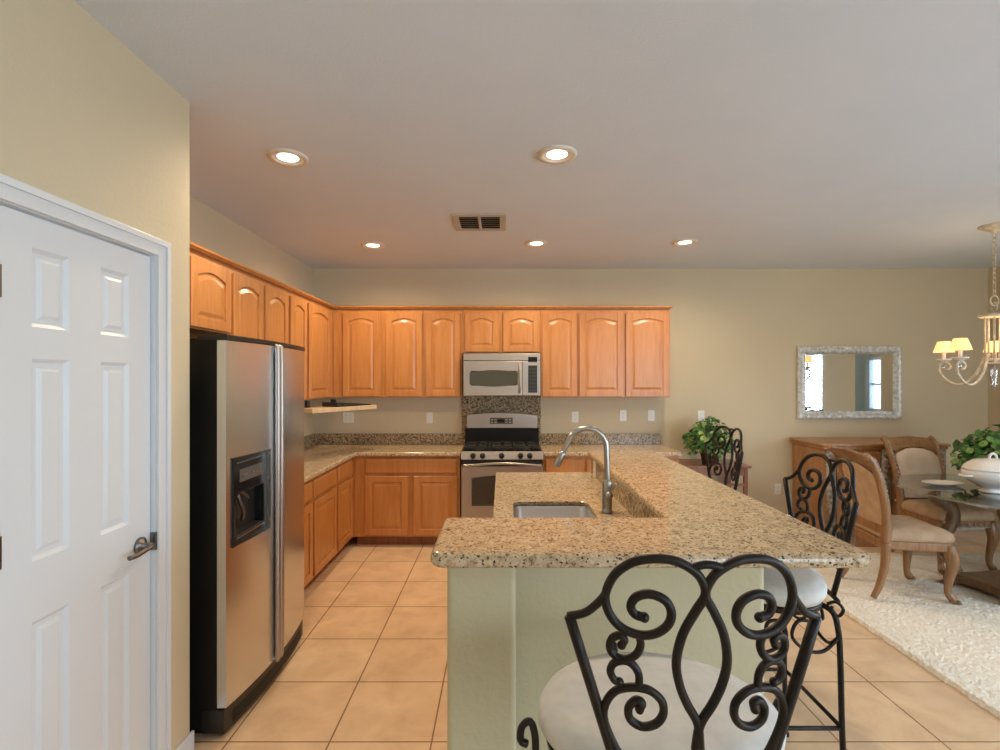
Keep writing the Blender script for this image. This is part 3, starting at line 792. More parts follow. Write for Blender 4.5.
# snap the nearest projected points to the true corners
for c in ((cx0, cy0), (cx1, cy0), (cx1, cy1), (cx0, cy1)):
    k = min(range(len(outer)), key=lambda i: (outer[i][0]-c[0])**2+(outer[i][1]-c[1])**2); outer[k] = c
IT = 0.890
ringslab(bm, outer, inner, IT, CT)
o = obj('granite_worktop', bm, 'granite', bevel=0.004, ang=50); tag(o, 'lower granite island worktop with the sink cut into it', 'worktop')
o = obj('granite_backsplash', box(NB(), 0.6715-0.014, 0.6715, by1+0.005, IY-0.06, CT+0.0005, BZ0-0.001), 'splash'); tag(o, 'granite riser between the sink counter and the raised bar', 'backsplash')
# sink
t = thing('sink', 'undermounted stainless sink in the lower island counter', 'sink', (0, 0, 0))
bm = NB(); zt = IT-0.001
def rr(i, rad): return rrect(sx0-0.004+i, sx1+0.004-i, sy0-0.004+i, sy1+0.004-i, rad, 6)
R = [(rr(-0.02, 0.075), zt), (rr(0.0, 0.06), zt), (rr(0.004, 0.056), zt-0.01), (rr(0.012, 0.05), zt-0.17), (rr(0.035, 0.03), zt-0.195), (rr(0.12, 0.02), zt-0.2)]
rings = [[bm.verts.new((x, y, z)) for x, y in p] for p, z in R]
for a, b in zip(rings, rings[1:]):
    for k in range(len(a)): bm.faces.new([a[k], a[(k+1) % len(a)], b[(k+1) % len(a)], b[k]])
bm.faces.new(rings[-1])
obj('basin', bm, 'sinksteel', t, True)
bm = NB(); lathe(bm, [(0.045, 0.003), (0.042, 0.006), (0.03, 0.001), (0, 0.0)], (0.27, 2.5, zt-0.2), 24); obj('drain', bm, 'chrome', t, True)
# sink cabinets on the working side (facing -X)
for (y0, y1, lab) in ((1.96, 2.45, 'maple island cabinet at the near end, behind the bar'), (2.45, 3.25, 'maple island sink cabinet'), (3.25, 3.80, 'maple island cabinet at the far end, facing the fridge')):
    t = thing('base_cabinet', lab, 'cabinet', (0.66, y1, 0), -PI/2, 'base cabinets'); w_ = y1-y0; d = 0.665
    bm = NB()
    # open carcass (the basin hangs inside)
    box(bm, 0.0005, 0.018, -d, -0.001, 0.10, IT-0.001); box(bm, w_-0.018, w_-0.0005, -d, -0.001, 0.10, IT-0.001)
    box(bm, 0.018, w_-0.018, -d, -0.001, 0.10, 0.118); box(bm, 0.018, w_-0.018, -0.012, -0.001, 0.118, IT-0.001); box(bm, 0.018, w_-0.018, -d, -d+0.018, 0.118, IT-0.001)
    obj('body', bm, 'maple', t)
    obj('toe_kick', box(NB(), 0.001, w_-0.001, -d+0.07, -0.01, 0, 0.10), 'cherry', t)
    nd_ = 2 if w_ > 0.6 else 1
    for k in range(nd_):
        a = 0.02+k*(w_-0.02)/nd_; b2 = a+(w_-0.02)/nd_-0.02
        obj('door', door_bm(b2-a, 0.565, False, None, a, 0.118, -d), 'maple', t, bevel=0.0025, bseg=1)
        obj('drawer', drawer_bm(b2-a, 0.140, x=a, z=0.708, y=-d), 'maple', t, bevel=0.002, bseg=1)
# island outlet on riser
outlet('wall_outlet', 'white outlet set in the granite riser at the far end of the sink counter', 0, 0.972, 1, face='x', x_=0.6565, yy=3.62)
bpy.context.view_layer.update()
# faucet
FXX, FYY = 0.545, 2.66
t = thing('faucet', 'tall brushed nickel gooseneck faucet behind the sink', 'faucet', (FXX, FYY, CT))
bm = NB(); lathe(bm, [(0.030, 0.0), (0.030, 0.006), (0.026, 0.012), (0.0255, 0.03), (0.025, 0.15), (0.021, 0.165), (0.016, 0.17)], seg=24); obj('base', bm, 'nickel', t, True)
bm = NB()
pp = [(0, 0, 0.14), (0, 0, 0.24), (-0.003, 0, 0.33)]
pp += [(-0.105+0.102*math.cos(a), 0, 0.335+0.100*math.sin(a)) for a in [k*PI/10 for k in range(1, 9)]]
pp += [(-0.213, 0, 0.345), (-0.232, 0, 0.305)]
tube(bm, spline(pp, 4), 0.0145, 14); obj('spout', bm, 'nickel', t, True)
bm = NB(); tube(bm, [(-0.228, 0, 0.315), (-0.234, 0, 0.300), (-0.262, 0, 0.245), (-0.266, 0, 0.238)], 0.015, 14, rs=[0.0155, 0.018, 0.021, 0.018]); obj('spray_head', bm, 'nickel', t, True)
bm = NB(); tube(bm, [(0.0, -0.015, 0.095), (0.0, -0.055, 0.098)], 0.019, 14, 0.018); obj('handle_hub', bm, 'nickel', t, True)
bm = NB(); tube(bm, spline([(0.0, -0.045, 0.10), (0.012, -0.06, 0.13), (0.03, -0.075, 0.165)], 4), 0.006, 10, 0.0045); obj('lever', bm, 'nickel', t, True)

# ------------------------------------------------------------------ bar stools
def make_stool(label, swivel, tall=True):
    """origin on floor under the seat; the back is at -Y side (stool faces +Y)"""
    t = thing('bar_stool', label, 'stool', (0, 0, 0), 0, 'wrought-iron bar stools')
    SZ = 0.85; yb = -0.195; hw = 0.240
    def shp(bm):
        for v in bm.verts: v.co.x *= 1.04; v.co.y *= (0.72 if v.co.y < 0 else 0.92)
    bm = NB()
    prof = [(0.0, -0.075), (0.20, -0.075), (0.255, -0.070), (0.268, -0.050), (0.270, -0.030), (0.260, -0.012), (0.21, -0.003), (0.12, 0.0), (0, 0.001)]
    lathe(bm, prof, (0, 0.0, SZ), 48); shp(bm); obj('seat', bm, 'seat', t, True)
    bm = NB(); lathe(bm, [(0.235, -0.098), (0.250, -0.098), (0.254, -0.076), (0.235, -0.076)], (0, 0, SZ), 48); 
    shp(bm)
    lathe(bm, [(0.0, -0.11), (0.09, -0.11), (0.09, -0.077), (0.0, -0.077)], (0, 0, SZ), 24)
    obj('seat_ring', bm, 'iron', t, True)
    def Y(u, z):
        lean = -(z-0.80)*0.12
        return yb-0.055*(1-(u/hw)**2)+0.02+lean
    def P(px, py):
        px += 24*max(0, py-180)/380
        u = -(578-px)/393*hw
        Yc = 0.985-0.055*(1-(u/hw)**2)
        z = 1.6-(530+py/2.778-380)/513*Yc
        return (u, z)
    def curve(pts, r=0.0075, side=(-1, 1), n=5, name='scroll', r2=None):
        for s in side:
            q = []
            for p in pts:
                u, z = P(*p); q.append((u if s < 0 else -u, z))
            sp = spline([(a, 0, b) for a, b in q], n)
            bm = NB(); tube(bm, [(v.x, Y(v.x, v.z), v.z) for v in sp], r, 10, r2); 
            ball(bm, (sp[-1].x, Y(sp[-1].x, sp[-1].z), sp[-1].z), (r2 or r)*1.12)
            obj(name, bm, 'iron', back, True)
    # posts
    bm = NB()
    pl = [P(188, 238), P(265, 530)]
    dx = (pl[1][0]-pl[0][0])/(pl[1][1]-pl[0][1])
    zb = SZ-0.09
    back = thing('back', None, None, (0, 0, 0)); back.parent = t
    for s in (-1, 1):
        bm = NB()
        a = pl[0]; b = (a[0]+dx*(zb-a[1]), zb)
        f = -s
        tube(bm, [(f*(a[0]+(b[0]-a[0])*k/6), Y(a[0]+(b[0]-a[0])*k/6, a[1]+(b[1]-a[1])*k/6), a[1]+(b[1]-a[1])*k/6) for k in range(7)], 0.0105, 8)
        obj('post', bm, 'iron', back, True)
    curve([(185, 238), (232, 228), (265, 205), (292, 178)], 0.008, name='shoulder')
    main = [(556, 640), (550, 560), (520, 500), (498, 440), (490, 370), (510, 290), (550, 220), (577, 178), (572, 145), (545, 108), (490, 78), (430, 70), (370, 80), (320, 115), (295, 170),
            (300, 220), (330, 265), (380, 290), (430, 288), (468, 262), (479, 225), (462, 190), (420, 172), (382, 180), (365, 205), (375, 230), (402, 240)]
    curve(main, 0.0085, name='arch_scroll')
    curve([(385, 290), (389, 322), (375, 350), (345, 364), (315, 354), (301, 330), (308, 303), (330, 293), (344, 306), (335, 322)], 0.0075)
    curve([(380, 452), (381, 410), (365, 380), (340, 368), (311, 376), (300, 400), (310, 425), (325, 432)], 0.0075)
    curve([(330, 680), (300, 620), (277, 550), (282, 500), (312, 460), (360, 448), (410, 457), (445, 490), (448, 530), (425, 560), (385, 568), (352, 545), (349, 510), (370, 488), (388, 496), (380, 515)], 0.008)
    curve([(556, 640), (520, 680), (450, 690), (380, 680), (330, 660)], 0.008)
    # bridge at top
    bm = NB(); q = [P(530, 98), P(556, 90), P(578, 87)]
    qq = [(-a, b) for a, b in q[::-1]][1:]
    tube(bm, [(v.x, Y(v.x, v.z), v.z) for v in spline([(a, 0, b) for a, b in q+qq], 5)], 0.0075, 10); obj('bridge', bm, 'iron', back, True)
    bm = NB(); tube(bm, [(u, Y(u, zb), zb) for u in [(-0.165+0.33*k/10) for k in range(11)]], 0.009, 8); obj('bottom_rail', bm, 'iron', back, True)
    # base: four legs on a swivel
    rf = 1.0 if tall else 0.93
    for k in range(4):
        a = swivel+PI/4+k*PI/2; c, s = rf*math.cos(a), rf*math.sin(a)
        bm = NB()
        pr = [(0.283, 0.66), (0.290, 0.73), (0.292, 0.79), (0.303, 0.825), (0.322, 0.815), (0.325, 0.785), (0.310, 0.775)]
        if not tall: pr = [(0.245, 0.750), (0.275, 0.765), (0.300, 0.745), (0.285, 0.715), (0.258, 0.725), (0.262, 0.745)][::-1]
        tube(bm, spline([(r*c, r*s, z) for r, z in pr], 5), 0.0085 if tall else 0.006, 8)
        lg = [(0.10, 0.735), (0.20, 0.742), (0.262, 0.725), (0.283, 0.66), (0.290, 0.55), (0.296, 0.30), (0.308, 0.012)]
        tube(bm, spline([(r*c, r*s, z) for r, z in lg], 5), 0.0105, 10)
        lathe(bm, [(0, 0), (0.016, 0), (0.016, 0.012), (0, 0.014)], (0.308*c, 0.308*s, 0), 12)
        obj('leg', bm, 'iron', t, True)
        a2 = a+PI/2
        p0 = Vector((0.288*c, 0.288*s, 0.64)); p1 = Vector((0.288*rf*math.cos(a2), 0.288*rf*math.sin(a2), 0.64)); m_ = (p0+p1)/2
        bm = NB()
        for sgn in (0, 1):
            A, B = (p0, p1) if sgn == 0 else (p1, p0)
            D = (B-A)
            q = [A+D*0.0, A+D*0.16+Vector((0, 0, -0.055)), A+D*0.34+Vector((0, 0, -0.05)), A+D*0.47+Vector((0, 0, 0.0)), A+D*0.42+Vector((0, 0, 0.055)), A+D*0.30+Vector((0, 0, 0.055)), A+D*0.27+Vector((0, 0, 0.02)), A+D*0.34+Vector((0, 0, 0.012))]
            tube(bm, spline(q, 5), 0.0065, 8)
        obj('apron_scroll', bm, 'iron', t, True)
        bm = NB(); z = 0.30; cyl(bm, (0.296*c, 0.296*s, z), (0.296*rf*math.cos(a2), 0.296*rf*math.sin(a2), z), 0.008, 8); obj('foot_rail', bm, 'iron', t, True)
    return t
st1 = make_stool('wrought-iron scroll-back bar stool nearest, before the front of the bar', PI/4+0.12)
st1.location = (0.365, 1.20, 0)
st2 = make_stool('wrought-iron scroll-back bar stool along the right side of the bar, nearer its front corner', 0, False)
st2.location = (1.075, 2.11, 0); st2.rotation_euler = (0, 0, PI/2)
st3 = dup(st2, (1.25, 3.40, 0), PI/2+0.10, 'wrought-iron scroll-back bar stool farthest away, before the bushy potted plant')
# nested level: back > scrolls are copied by dup

# ------------------------------------------------------------------ rug
bm = NB(); rx0, rx1, ry0, ry1 = 2.345, 5.0, 1.55, 4.72; st = 0.019
nx, ny = int((rx1-rx0)/st), int((ry1-ry0)/st)
g = []
for i in range(nx+1):
    row = []
    for j in range(ny+1):
        e = (i in (0, nx)) or (j in (0, ny))
        row.append(bm.verts.new((rx0+i*st+random.uniform(-.007, .007), ry0+j*st+random.uniform(-.007, .007), 0.002 if e else random.uniform(0.0185, 0.0235))))
    g.append(row)
for i in range(nx):
    for j in range(ny): bm.faces.new([g[i][j], g[i+1][j], g[i+1][j+1], g[i][j+1]])
o = obj('shag_rug', bm, 'rug'); tag(o, 'cream shag rug under the dining table and chairs', 'rug')
RZ = 0.0240

# ------------------------------------------------------------------ dining chairs
def make_chair(label, backmat):
    """faces -Y, origin on the floor at the middle of the seat"""
    t = thing('dining_chair', label, 'chair', (0, 0, RZ), 0, 'dining chairs')
    # seat frame
    bm = NB(); prism(bm, [(-0.245, -0.235), (0.245, -0.235), (0.205, 0.22), (-0.205, 0.22)], 0.36, 0.425, 'z'); sf = obj('seat_frame', bm, 'chairwood', t, bevel=0.012, bseg=3)
    bm = NB(); tube(bm, [(-0.24, -0.237, 0.372), (0.24, -0.237, 0.372)], 0.008, 8); 
    for k in range(9): ball(bm, (-0.20+k*0.05, -0.238, 0.395), 0.011)
    obj('carved_beading', bm, 'greycarve', sf)
    bm = NB(); n1 = 12
    ringp = []
    lv = [(0.0, 0.426), (-0.008, 0.455), (0.0, 0.487), (0.035, 0.510), (0.12, 0.525)]
    rings = []
    for ins, z in lv:
        p = rrect(-0.242+ins, 0.242-ins, -0.245+ins, 0.205-ins, max(0.02, 0.05-ins*0.3), 5)
        rings.append([bm.verts.new((x*(1-0.14*(y+0.24)/0.45), y, z)) for x, y in p])
    for a, b in zip(rings, rings[1:]):
        for k in range(len(a)): bm.faces.new([a[k], a[(k+1) % len(a)], b[(k+1) % len(a)], b[k]])
    bm.faces.new(rings[0][::-1]); bm.faces.new(rings[-1]); obj('seat', bm, 'tan', t, True)
    # cabriole front legs
    for s in (-1, 1):
        bm = NB()
        q = [(s*0.212, -0.205, 0.41), (s*0.222, -0.222, 0.34), (s*0.224, -0.226, 0.26), (s*0.212, -0.21, 0.15), (s*0.210, -0.208, 0.07), (s*0.222, -0.228, 0.03), (s*0.226, -0.240, 0.018)]
        sp = spline(q, 4); R = [0.040, 0.043, 0.036, 0.026, 0.022, 0.028, 0.024]
        rs = [R[min(int(i/4), 6)]+(R[min(int(i/4)+1, 6)]-R[min(int(i/4), 6)])*((i % 4)/4) for i in range(len(sp))]
        tube(bm, sp, 0.03, 10, rs=rs)
        for k in (-1, 0, 1): ball(bm, (s*0.226+k*0.016, -0.258, 0.014), 0.0135, s=(1, 1.3, 1))
        obj('leg', bm, 'chairwood', t, True)
        # rear leg and back post, one swept piece each
        bm = NB()
        q = [(s*0.205, 0.29, 0.012), (s*0.200, 0.245, 0.10), (s*0.196, 0.205, 0.25), (s*0.198, 0.20, 0.42)]
        tube(bm, spline(q, 5), 0.026, 8, rs=[0.019+0.013*i/15 for i in range(16)]); obj('leg', bm, 'chairwood', t, True)
        bm = NB()
        q = [(s*0.198, 0.205, 0.41), (s*0.202, 0.195, 0.52), (s*0.212, 0.212, 0.68), (s*0.225, 0.255, 0.85), (s*0.232, 0.305, 0.98), (s*0.232, 0.345, 1.035)]
        sp = spline(q, 5); tube(bm, sp, 0.028, 10, rs=[0.034-0.012*i/(len(sp)-1) for i in range(len(sp))])
        ball(bm, (s*0.232, 0.352, 1.03), 0.026)
        obj('back_post', bm, 'chairwood', t, True)
        bm = NB()
        for v in sp[4:-3]: ball(bm, (v.x, v.y-0.021, v.z), 0.0135, s=(0.8, 1, 1.15))
        obj('carved_beading', bm, 'greycarve', t, True)
    # crest rail
    def yb(z): 
        zz = [0.41, 0.52, 0.68, 0.85, 0.98, 1.04]; yy = [0.205, 0.195, 0.212, 0.255, 0.305, 0.35]
        for a in range(5):
            if z <= zz[a+1]: f = (z-zz[a])/(zz[a+1]-zz[a]); return yy[a]+(yy[a+1]-yy[a])*f
        return 0.355
    def panel(outline, th0, th1, m, name, bulge=0.0, parent=t):
        bm = NB(); cx = sum(p[0] for p in outline)/len(outline); cz = sum(p[1] for p in outline)/len(outline)
        F_, B_ = [], []
        steps = (1.0, 0.93, 0.75, 0.45)
        for si, s in enumerate(steps):
            o_ = [(cx+(x-cx)*s, cz+(z-cz)*s) for x, z in outline]
            bb = bulge*(si/3)**0.6
            F_.append([bm.verts.new((x, yb(z)-th0-bb, z)) for x, z in o_]); B_.append([bm.verts.new((x, yb(z)+th1+bb*0.6, z)) for x, z in o_])
        n = len(outline)
        for L, fl in ((F_, 1), (B_, -1)):
            for a, b in zip(L, L[1:]):
                for k in range(n): bm.faces.new([a[k], a[(k+1) % n], b[(k+1) % n], b[k]])
            bm.faces.new(L[-1])
        for k in range(n): bm.faces.new([F_[0][k], F_[0][(k+1) % n], B_[0][(k+1) % n], B_[0][k]])
        return obj(name, bm, m, parent, True)
    cr_ = [(-0.225, 0.90), (-0.19, 0.915), (-0.10, 0.955), (0, 0.965), (0.10, 0.955), (0.19, 0.915), (0.225, 0.90), (0.232, 0.97), (0.225, 1.035), (0.12, 1.045), (0, 1.055), (-0.12, 1.045), (-0.225, 1.035), (-0.232, 0.97)]
    panel(cr_, 0.018, 0.018, 'chairwood', 'crest_rail')
    bp = [(-0.185, 0.52), (0, 0.51), (0.185, 0.52), (0.200, 0.60), (0.207, 0.75), (0.207, 0.87), (0.17, 0.92), (0.09, 0.948), (0, 0.955), (-0.09, 0.948), (-0.17, 0.92), (-0.207, 0.87), (-0.207, 0.75), (-0.200, 0.60)]
    panel(bp, 0.014, 0.014, backmat, 'backrest', 0.02)
    panel([(-0.20, 0.465), (0.20, 0.465), (0.20, 0.525), (-0.20, 0.525)], 0.018, 0.018, 'chairwood', 'lower_back_rail')
    return t
ch1 = make_chair('carved wood dining chair at the left side of the table, seen from its side', 'tan')
ch1.location = (2.97, 3.86, RZ); ch1.rotation_euler = (0, 0, PI/2-0.09)
ch2 = make_chair('carved wood dining chair behind the table, its cream back facing the room', 'cream')
ch2.location = (3.79, 4.42, RZ); ch2.rotation_euler = (0, 0, 0.06)

# ------------------------------------------------------------------ dining table
TX, TY, TZ = 3.87, 3.85, 0.76
t = thing('dining_table', 'round glass-topped dining table on carved scroll legs', 'table', (TX, TY, RZ))
bm = NB(); lathe(bm, [(0, TZ-0.016-RZ), (0.745, TZ-0.016-RZ), (0.757, TZ-0.012-RZ), (0.76, TZ-0.006-RZ), (0.755, TZ-0.001-RZ), (0.745, TZ-RZ), (0, TZ-RZ)], seg=72); obj('glass_top', bm, 'tableglass', t)
bm = NB(); lathe(bm, [(0.30, 0.69), (0.36, 0.69), (0.365, 0.70), (0.36, 0.718), (0.30, 0.718)], seg=48)
obj('top_ring', bm, 'tablewood', t, True)
legA = [math.radians(a) for a in (163, 219, -17, 39)]
for a in legA:
    c, s = math.cos(a), math.sin(a); bm = NB()
    q = [(0.52, 0.712), (0.50, 0.66), (0.42, 0.60), (0.40, 0.50), (0.45, 0.38), (0.46, 0.26), (0.41, 0.16), (0.38, 0.10)]
    sp = spline([(r*c, r*s, z) for r, z in q], 4); R = [0.035, 0.055, 0.052, 0.046, 0.044, 0.040, 0.036, 0.045]
    rs = [R[min(i//4, 7)]+(R[min(i//4+1, 7)]-R[min(i//4, 7)])*((i % 4)/4) for i in range(len(sp))]
    tube(bm, sp, 0.04, 10, rs=rs)
    ball(bm, (0.50*c, 0.50*s, 0.685), 0.045, s=(1, 1, 0.6))
    lg = obj('leg', bm, 'tablewood', t, True)
    bm = NB()
    for v, r_ in list(zip(sp, rs))[4:-4:3]: ball(bm, (v.x+c*r_*0.9, v.y+s*r_*0.9, v.z), 0.016)
    obj('carved_leaf', bm, 'greycarve', lg, True)
# low platform with concave sides
bm = NB(); P4 = [(0.47*math.cos(a), 0.47*math.sin(a)) for a in sorted([math.atan2(math.sin(a), math.cos(a)) for a in legA])]
out = []
for i in range(4):
    a, b = Vector(P4[i]), Vector(P4[(i+1) % 4]); m_ = (a+b)/2
    for k in range(8):
        f = k/8; p = a.lerp(b, f); inward = -m_*(0.18*math.sin(PI*f)); out.append(tuple(p+inward))
prism(bm, out, 0.02, 0.085, 'z'); obj('platform', bm, 'tablewood', t, bevel=0.012, bseg=3)
for p in P4:
    bm = NB(); lathe(bm, [(0, 0), (0.04, 0), (0.045, 0.012), (0.03, 0.021), (0, 0.021)], (p[0]*0.93, p[1]*0.93, 0), 16); obj('foot', bm, 'tablewood', t, True)

# tureen + dish
t = thing('soup_tureen', 'white lidded porcelain soup tureen on the glass table', 'tureen', (3.675, 3.84, TZ+0.001))
bm = NB(); lathe(bm, [(0.0, 0.0), (0.085, 0.0), (0.088, 0.012), (0.07, 0.025), (0.10, 0.045), (0.165, 0.085), (0.195, 0.125), (0.20, 0.155), (0.19, 0.168), (0, 0.168)], seg=40, sx=1.0, sy=0.8); obj('bowl', bm, 'porcelain', t, True)
bm = NB(); lathe(bm, [(0.0, 0.166), (0.198, 0.168), (0.192, 0.182), (0.175, 0.205), (0.125, 0.238), (0.05, 0.252), (0.0, 0.254)], seg=40, sx=1, sy=0.8)
tube(bm, spline([(-0.028, 0, 0.248), (-0.022, 0, 0.275), (0, 0, 0.290), (0.022, 0, 0.275), (0.028, 0, 0.248)], 4), 0.009, 10); obj('lid', bm, 'porcelain', t, True)
for s in (-1, 1):
    bm = NB(); tube(bm, spline([(s*0.185, -0.035, 0.125), (s*0.225, -0.03, 0.125), (s*0.232, 0, 0.125), (s*0.225, 0.03, 0.125), (s*0.185, 0.035, 0.125)], 4), 0.009, 8); obj('handle', bm, 'porcelain', t, True)
o = obj('serving_dish', lathe(NB(), [(0, 0.0), (0.075, 0.0), (0.13, 0.022), (0.135, 0.026), (0.125, 0.026), (0.07, 0.008), (0, 0.008)], (0, 0, 0), 36, 1.15, 0.7), 'porcelain', smooth=True, loc=(3.515, 4.09, TZ+0.0005))
tag(o, 'flat white dish on the glass table left of the tureen', 'dish')

# ------------------------------------------------------------------ plants
def plant(name, label, loc, pot_r, pot_h, R, Hh, nl, ls, seed, cut=None, potmat='pot'):
    rnd = random.Random(seed)
    t = thing(name, label, 'plant', loc)
    bm = NB(); lathe(bm, [(0, 0), (pot_r*0.75, 0), (pot_r, pot_h*0.92), (pot_r*1.08, pot_h*0.93), (pot_r*1.08, pot_h), (pot_r*0.9, pot_h), (pot_r*0.85, pot_h*0.85), (0, pot_h*0.85)], seg=28); obj('pot', bm, potmat, t, True)
    st_ = NB(); lf = [NB(), NB()]
    for k in range(nl):
        a = rnd.uniform(0, 2*PI); rr_ = R*math.sqrt(rnd.random()); zf = rnd.random()
        h0 = pot_h+Hh*(0.12+0.88*zf*(1-0.42*(rr_/R)**2))
        p = Vector((rr_*math.cos(a), rr_*math.sin(a), h0-0.20*Hh*(rr_/R)**2))
        if k % 4 == 0:
            tube(st_, spline([(rnd.uniform(-.3, .3)*pot_r, rnd.uniform(-.3, .3)*pot_r, pot_h*0.84), (p.x*0.45, p.y*0.45, p.z*0.75+0.03), tuple(p)], 4), 0.0025, 5)
        up = Vector((p.x, p.y, rnd.uniform(0.05, 0.30))).normalized() if p.length else Vector((0, 0, 1))
        nrm = (up+Vector((rnd.uniform(-.6, .6), rnd.uniform(-.8, .3), rnd.uniform(-.2, .8)))).normalized()
        tdir = nrm.orthogonal().normalized(); tdir.rotate(Matrix.Rotation(rnd.uniform(0, 2*PI), 3, nrm)); sdir = nrm.cross(tdir)
        L = ls*rnd.uniform(0.7, 1.25); Wd = L*0.42
        b = lf[0] if rnd.random() < 0.78 else lf[1]
        base_ = p-tdir*L*0.5
        A = [base_, base_+tdir*L*0.2+sdir*Wd*0.95+nrm*0.004, base_+tdir*L*0.5+sdir*Wd, base_+tdir*L*0.8+sdir*Wd*0.5, base_+tdir*L-nrm*L*0.15, base_+tdir*L*0.8-sdir*Wd*0.5, base_+tdir*L*0.5-sdir*Wd, base_+tdir*L*0.2-sdir*Wd*0.95+nrm*0.004]
        mid = [base_+tdir*L*0.5-nrm*L*0.10, ]
        vs = [b.verts.new(q) for q in A]; vm = b.verts.new(mid[0])
        for i in range(8): b.faces.new([vs[i], vs[(i+1) % 8], vm])
        lo = [b.verts.new(q-nrm*0.0015) for q in A]; lm = b.verts.new(mid[0]-nrm*0.0015)
        for i in range(8): b.faces.new([lo[(i+1) % 8], lo[i], lm]); b.faces.new([vs[i], lo[i], lo[(i+1) % 8], vs[(i+1) % 8]])
    obj('stems', st_, 'stem', t)
    f = obj('foliage', lf[0], 'leaf', t); f['kind'] = 'stuff'
    f = obj('foliage', lf[1], 'leaf2', t); f['kind'] = 'stuff'; f['label'] = 'paler green leaves'
    return t
plant('potted_plant', 'bushy green plant in a brown pot on the small wooden table', (2.08, 5.16, 0.761), 0.085, 0.12, 0.235, 0.36, 420, 0.055, 3)
plant('leafy_centrepiece', 'bushy green ivy arrangement behind the white tureen at the right edge', (4.12, 4.16, TZ+0.0005), 0.10, 0.12, 0.36, 0.36, 620, 0.062, 5)

# ------------------------------------------------------------------ small console table
t = thing('console_table', 'small reddish wooden table against the back wall under the bushy plant', 'table', (1.78, 5.02, 0))
obj('table_top', box(NB(), 0, 0.66, -0.01, 0.44, 0.735, 0.76), 'cherry', t, bevel=0.005)
obj('apron', box(NB(), 0.03, 0.63, 0.02, 0.41, 0.66, 0.735), 'cherry', t)
for x_ in (0.025, 0.60):
    for y_ in (0.015, 0.385): obj('leg', box(NB(), x_, x_+0.035, y_, y_+0.035, 0, 0.734), 'cherry', t, bevel=0.004)
obj('stretcher', box(NB(), 0.04, 0.62, 0.02, 0.04, 0.555, 0.58), 'cherry', t)
t = thing('padded_bench', 'lavender-grey padded bench tucked under the small wooden table', 'bench', (2.10, 5.13, 0))
bm = NB(); prism(bm, rrect(-0.22, 0.22, -0.2, 0.18, 0.04), 0.42, 0.50, 'z'); obj('seat', bm, 'lavender', t, bevel=0.02, bseg=3)
for sx in (-0.18, 0.16):
    for sy in (-0.16, 0.12): obj('leg', box(NB(), sx, sx+0.03, sy, sy+0.03, 0, 0.42), 'cherry', t)

# ------------------------------------------------------------------ sideboard
SBX0, SBX1, SBY0, SBZ = 3.09, 4.27, 4.93, 0.989
t = thing('sideboard', 'brown wooden sideboard with carved pilasters below the mirror', 'sideboard', (SBX0, SBY0, 0))
W = SBX1-SBX0; Dp = BW-0.016-SBY0
obj('top', box(box(NB(), -0.02, W+0.02, -0.035, Dp, SBZ-0.028, SBZ), -0.008, W+0.008, -0.02, Dp, SBZ-0.055, SBZ-0.028), 'buffet', t, bevel=0.008, bseg=3)
obj('body', box(NB(), 0.015, W-0.015, 0.0, Dp, 0.12, SBZ-0.055), 'buffet', t, bevel=0.004)
obj('plinth', box(NB(), 0.0, W, -0.015, Dp, 0.0, 0.12), 'buffet', t, bevel=0.01, bseg=3)
for k in range(3):
    x_ = 0.02+k*(W-0.04-0.085)/2
    bm = NB(); box(bm, x_, x_+0.085, -0.022, 0.0, 0.12, SBZ-0.056)
    for j in range(14): ball(bm, (x_+0.0425, -0.022, 0.17+j*0.055), 0.026, s=(1.1, 0.5, 0.8))
    obj('pilaster', bm, 'greycarve', t, True)
for k in range(2):
    x0 = 0.115+k*(W-0.125)/2+0.0; x1 = x0+(W-0.04-0.085)/2-0.1
    d_ = obj('drawer', drawer_bm(x1-x0, 0.13, x=x0, z=SBZ-0.21, y=0.0), 'buffet', t)
    bm = NB(); tube(bm, spline([((x0+x1)/2-0.04, -0.02, SBZ-0.14), ((x0+x1)/2, -0.04, SBZ-0.155), ((x0+x1)/2+0.04, -0.02, SBZ-0.14)], 4), 0.005, 8); obj('pull', bm, 'nickel', d_)
    d_ = obj('door', door_bm(x1-x0, SBZ-0.21-0.03-0.15, True, None, x0, 0.15, 0.0), 'buffet', t)
    bm = NB(); kx = x1-0.03 if k == 0 else x0+0.03
    ball(bm, (kx, -0.03, 0.45), 0.014); obj('knob', bm, 'nickel', d_)

# ------------------------------------------------------------------ mirror
MX0, MX1, MZ0, MZ1 = 3.156, 4.262, 1.184, 1.962
t = thing('wall_mirror', 'rectangular mirror in a distressed silver frame above the sideboard', 'mirror', ((MX0+MX1)/2, BW-0.002, (MZ0+MZ1)/2))
hw, hh = (MX1-MX0)/2, (MZ1-MZ0)/2; fw = 0.085
bm = NB()
prof = [(0.0, 0.0), (0.0, -0.030), (0.018, -0.042), (0.038, -0.034), (0.060, -0.040), (0.075, -0.028), (0.085, -0.016), (0.085, 0.0)]
rings = [[bm.verts.new((sx*(hw-i), y, sz*(hh-i))) for sx, sz in ((-1, -1), (1, -1), (1, 1), (-1, 1))] for i, y in prof]
for a, b in zip(rings, rings[1:]):
    for k in range(4): bm.faces.new([a[k], a[(k+1) % 4], b[(k+1) % 4], b[k]])
for k in range(4): bm.faces.new([rings[0][k], rings[0][(k+1) % 4], rings[-1][(k+1) % 4], rings[-1][k]])
fr = obj('frame', bm, 'silverframe', t)
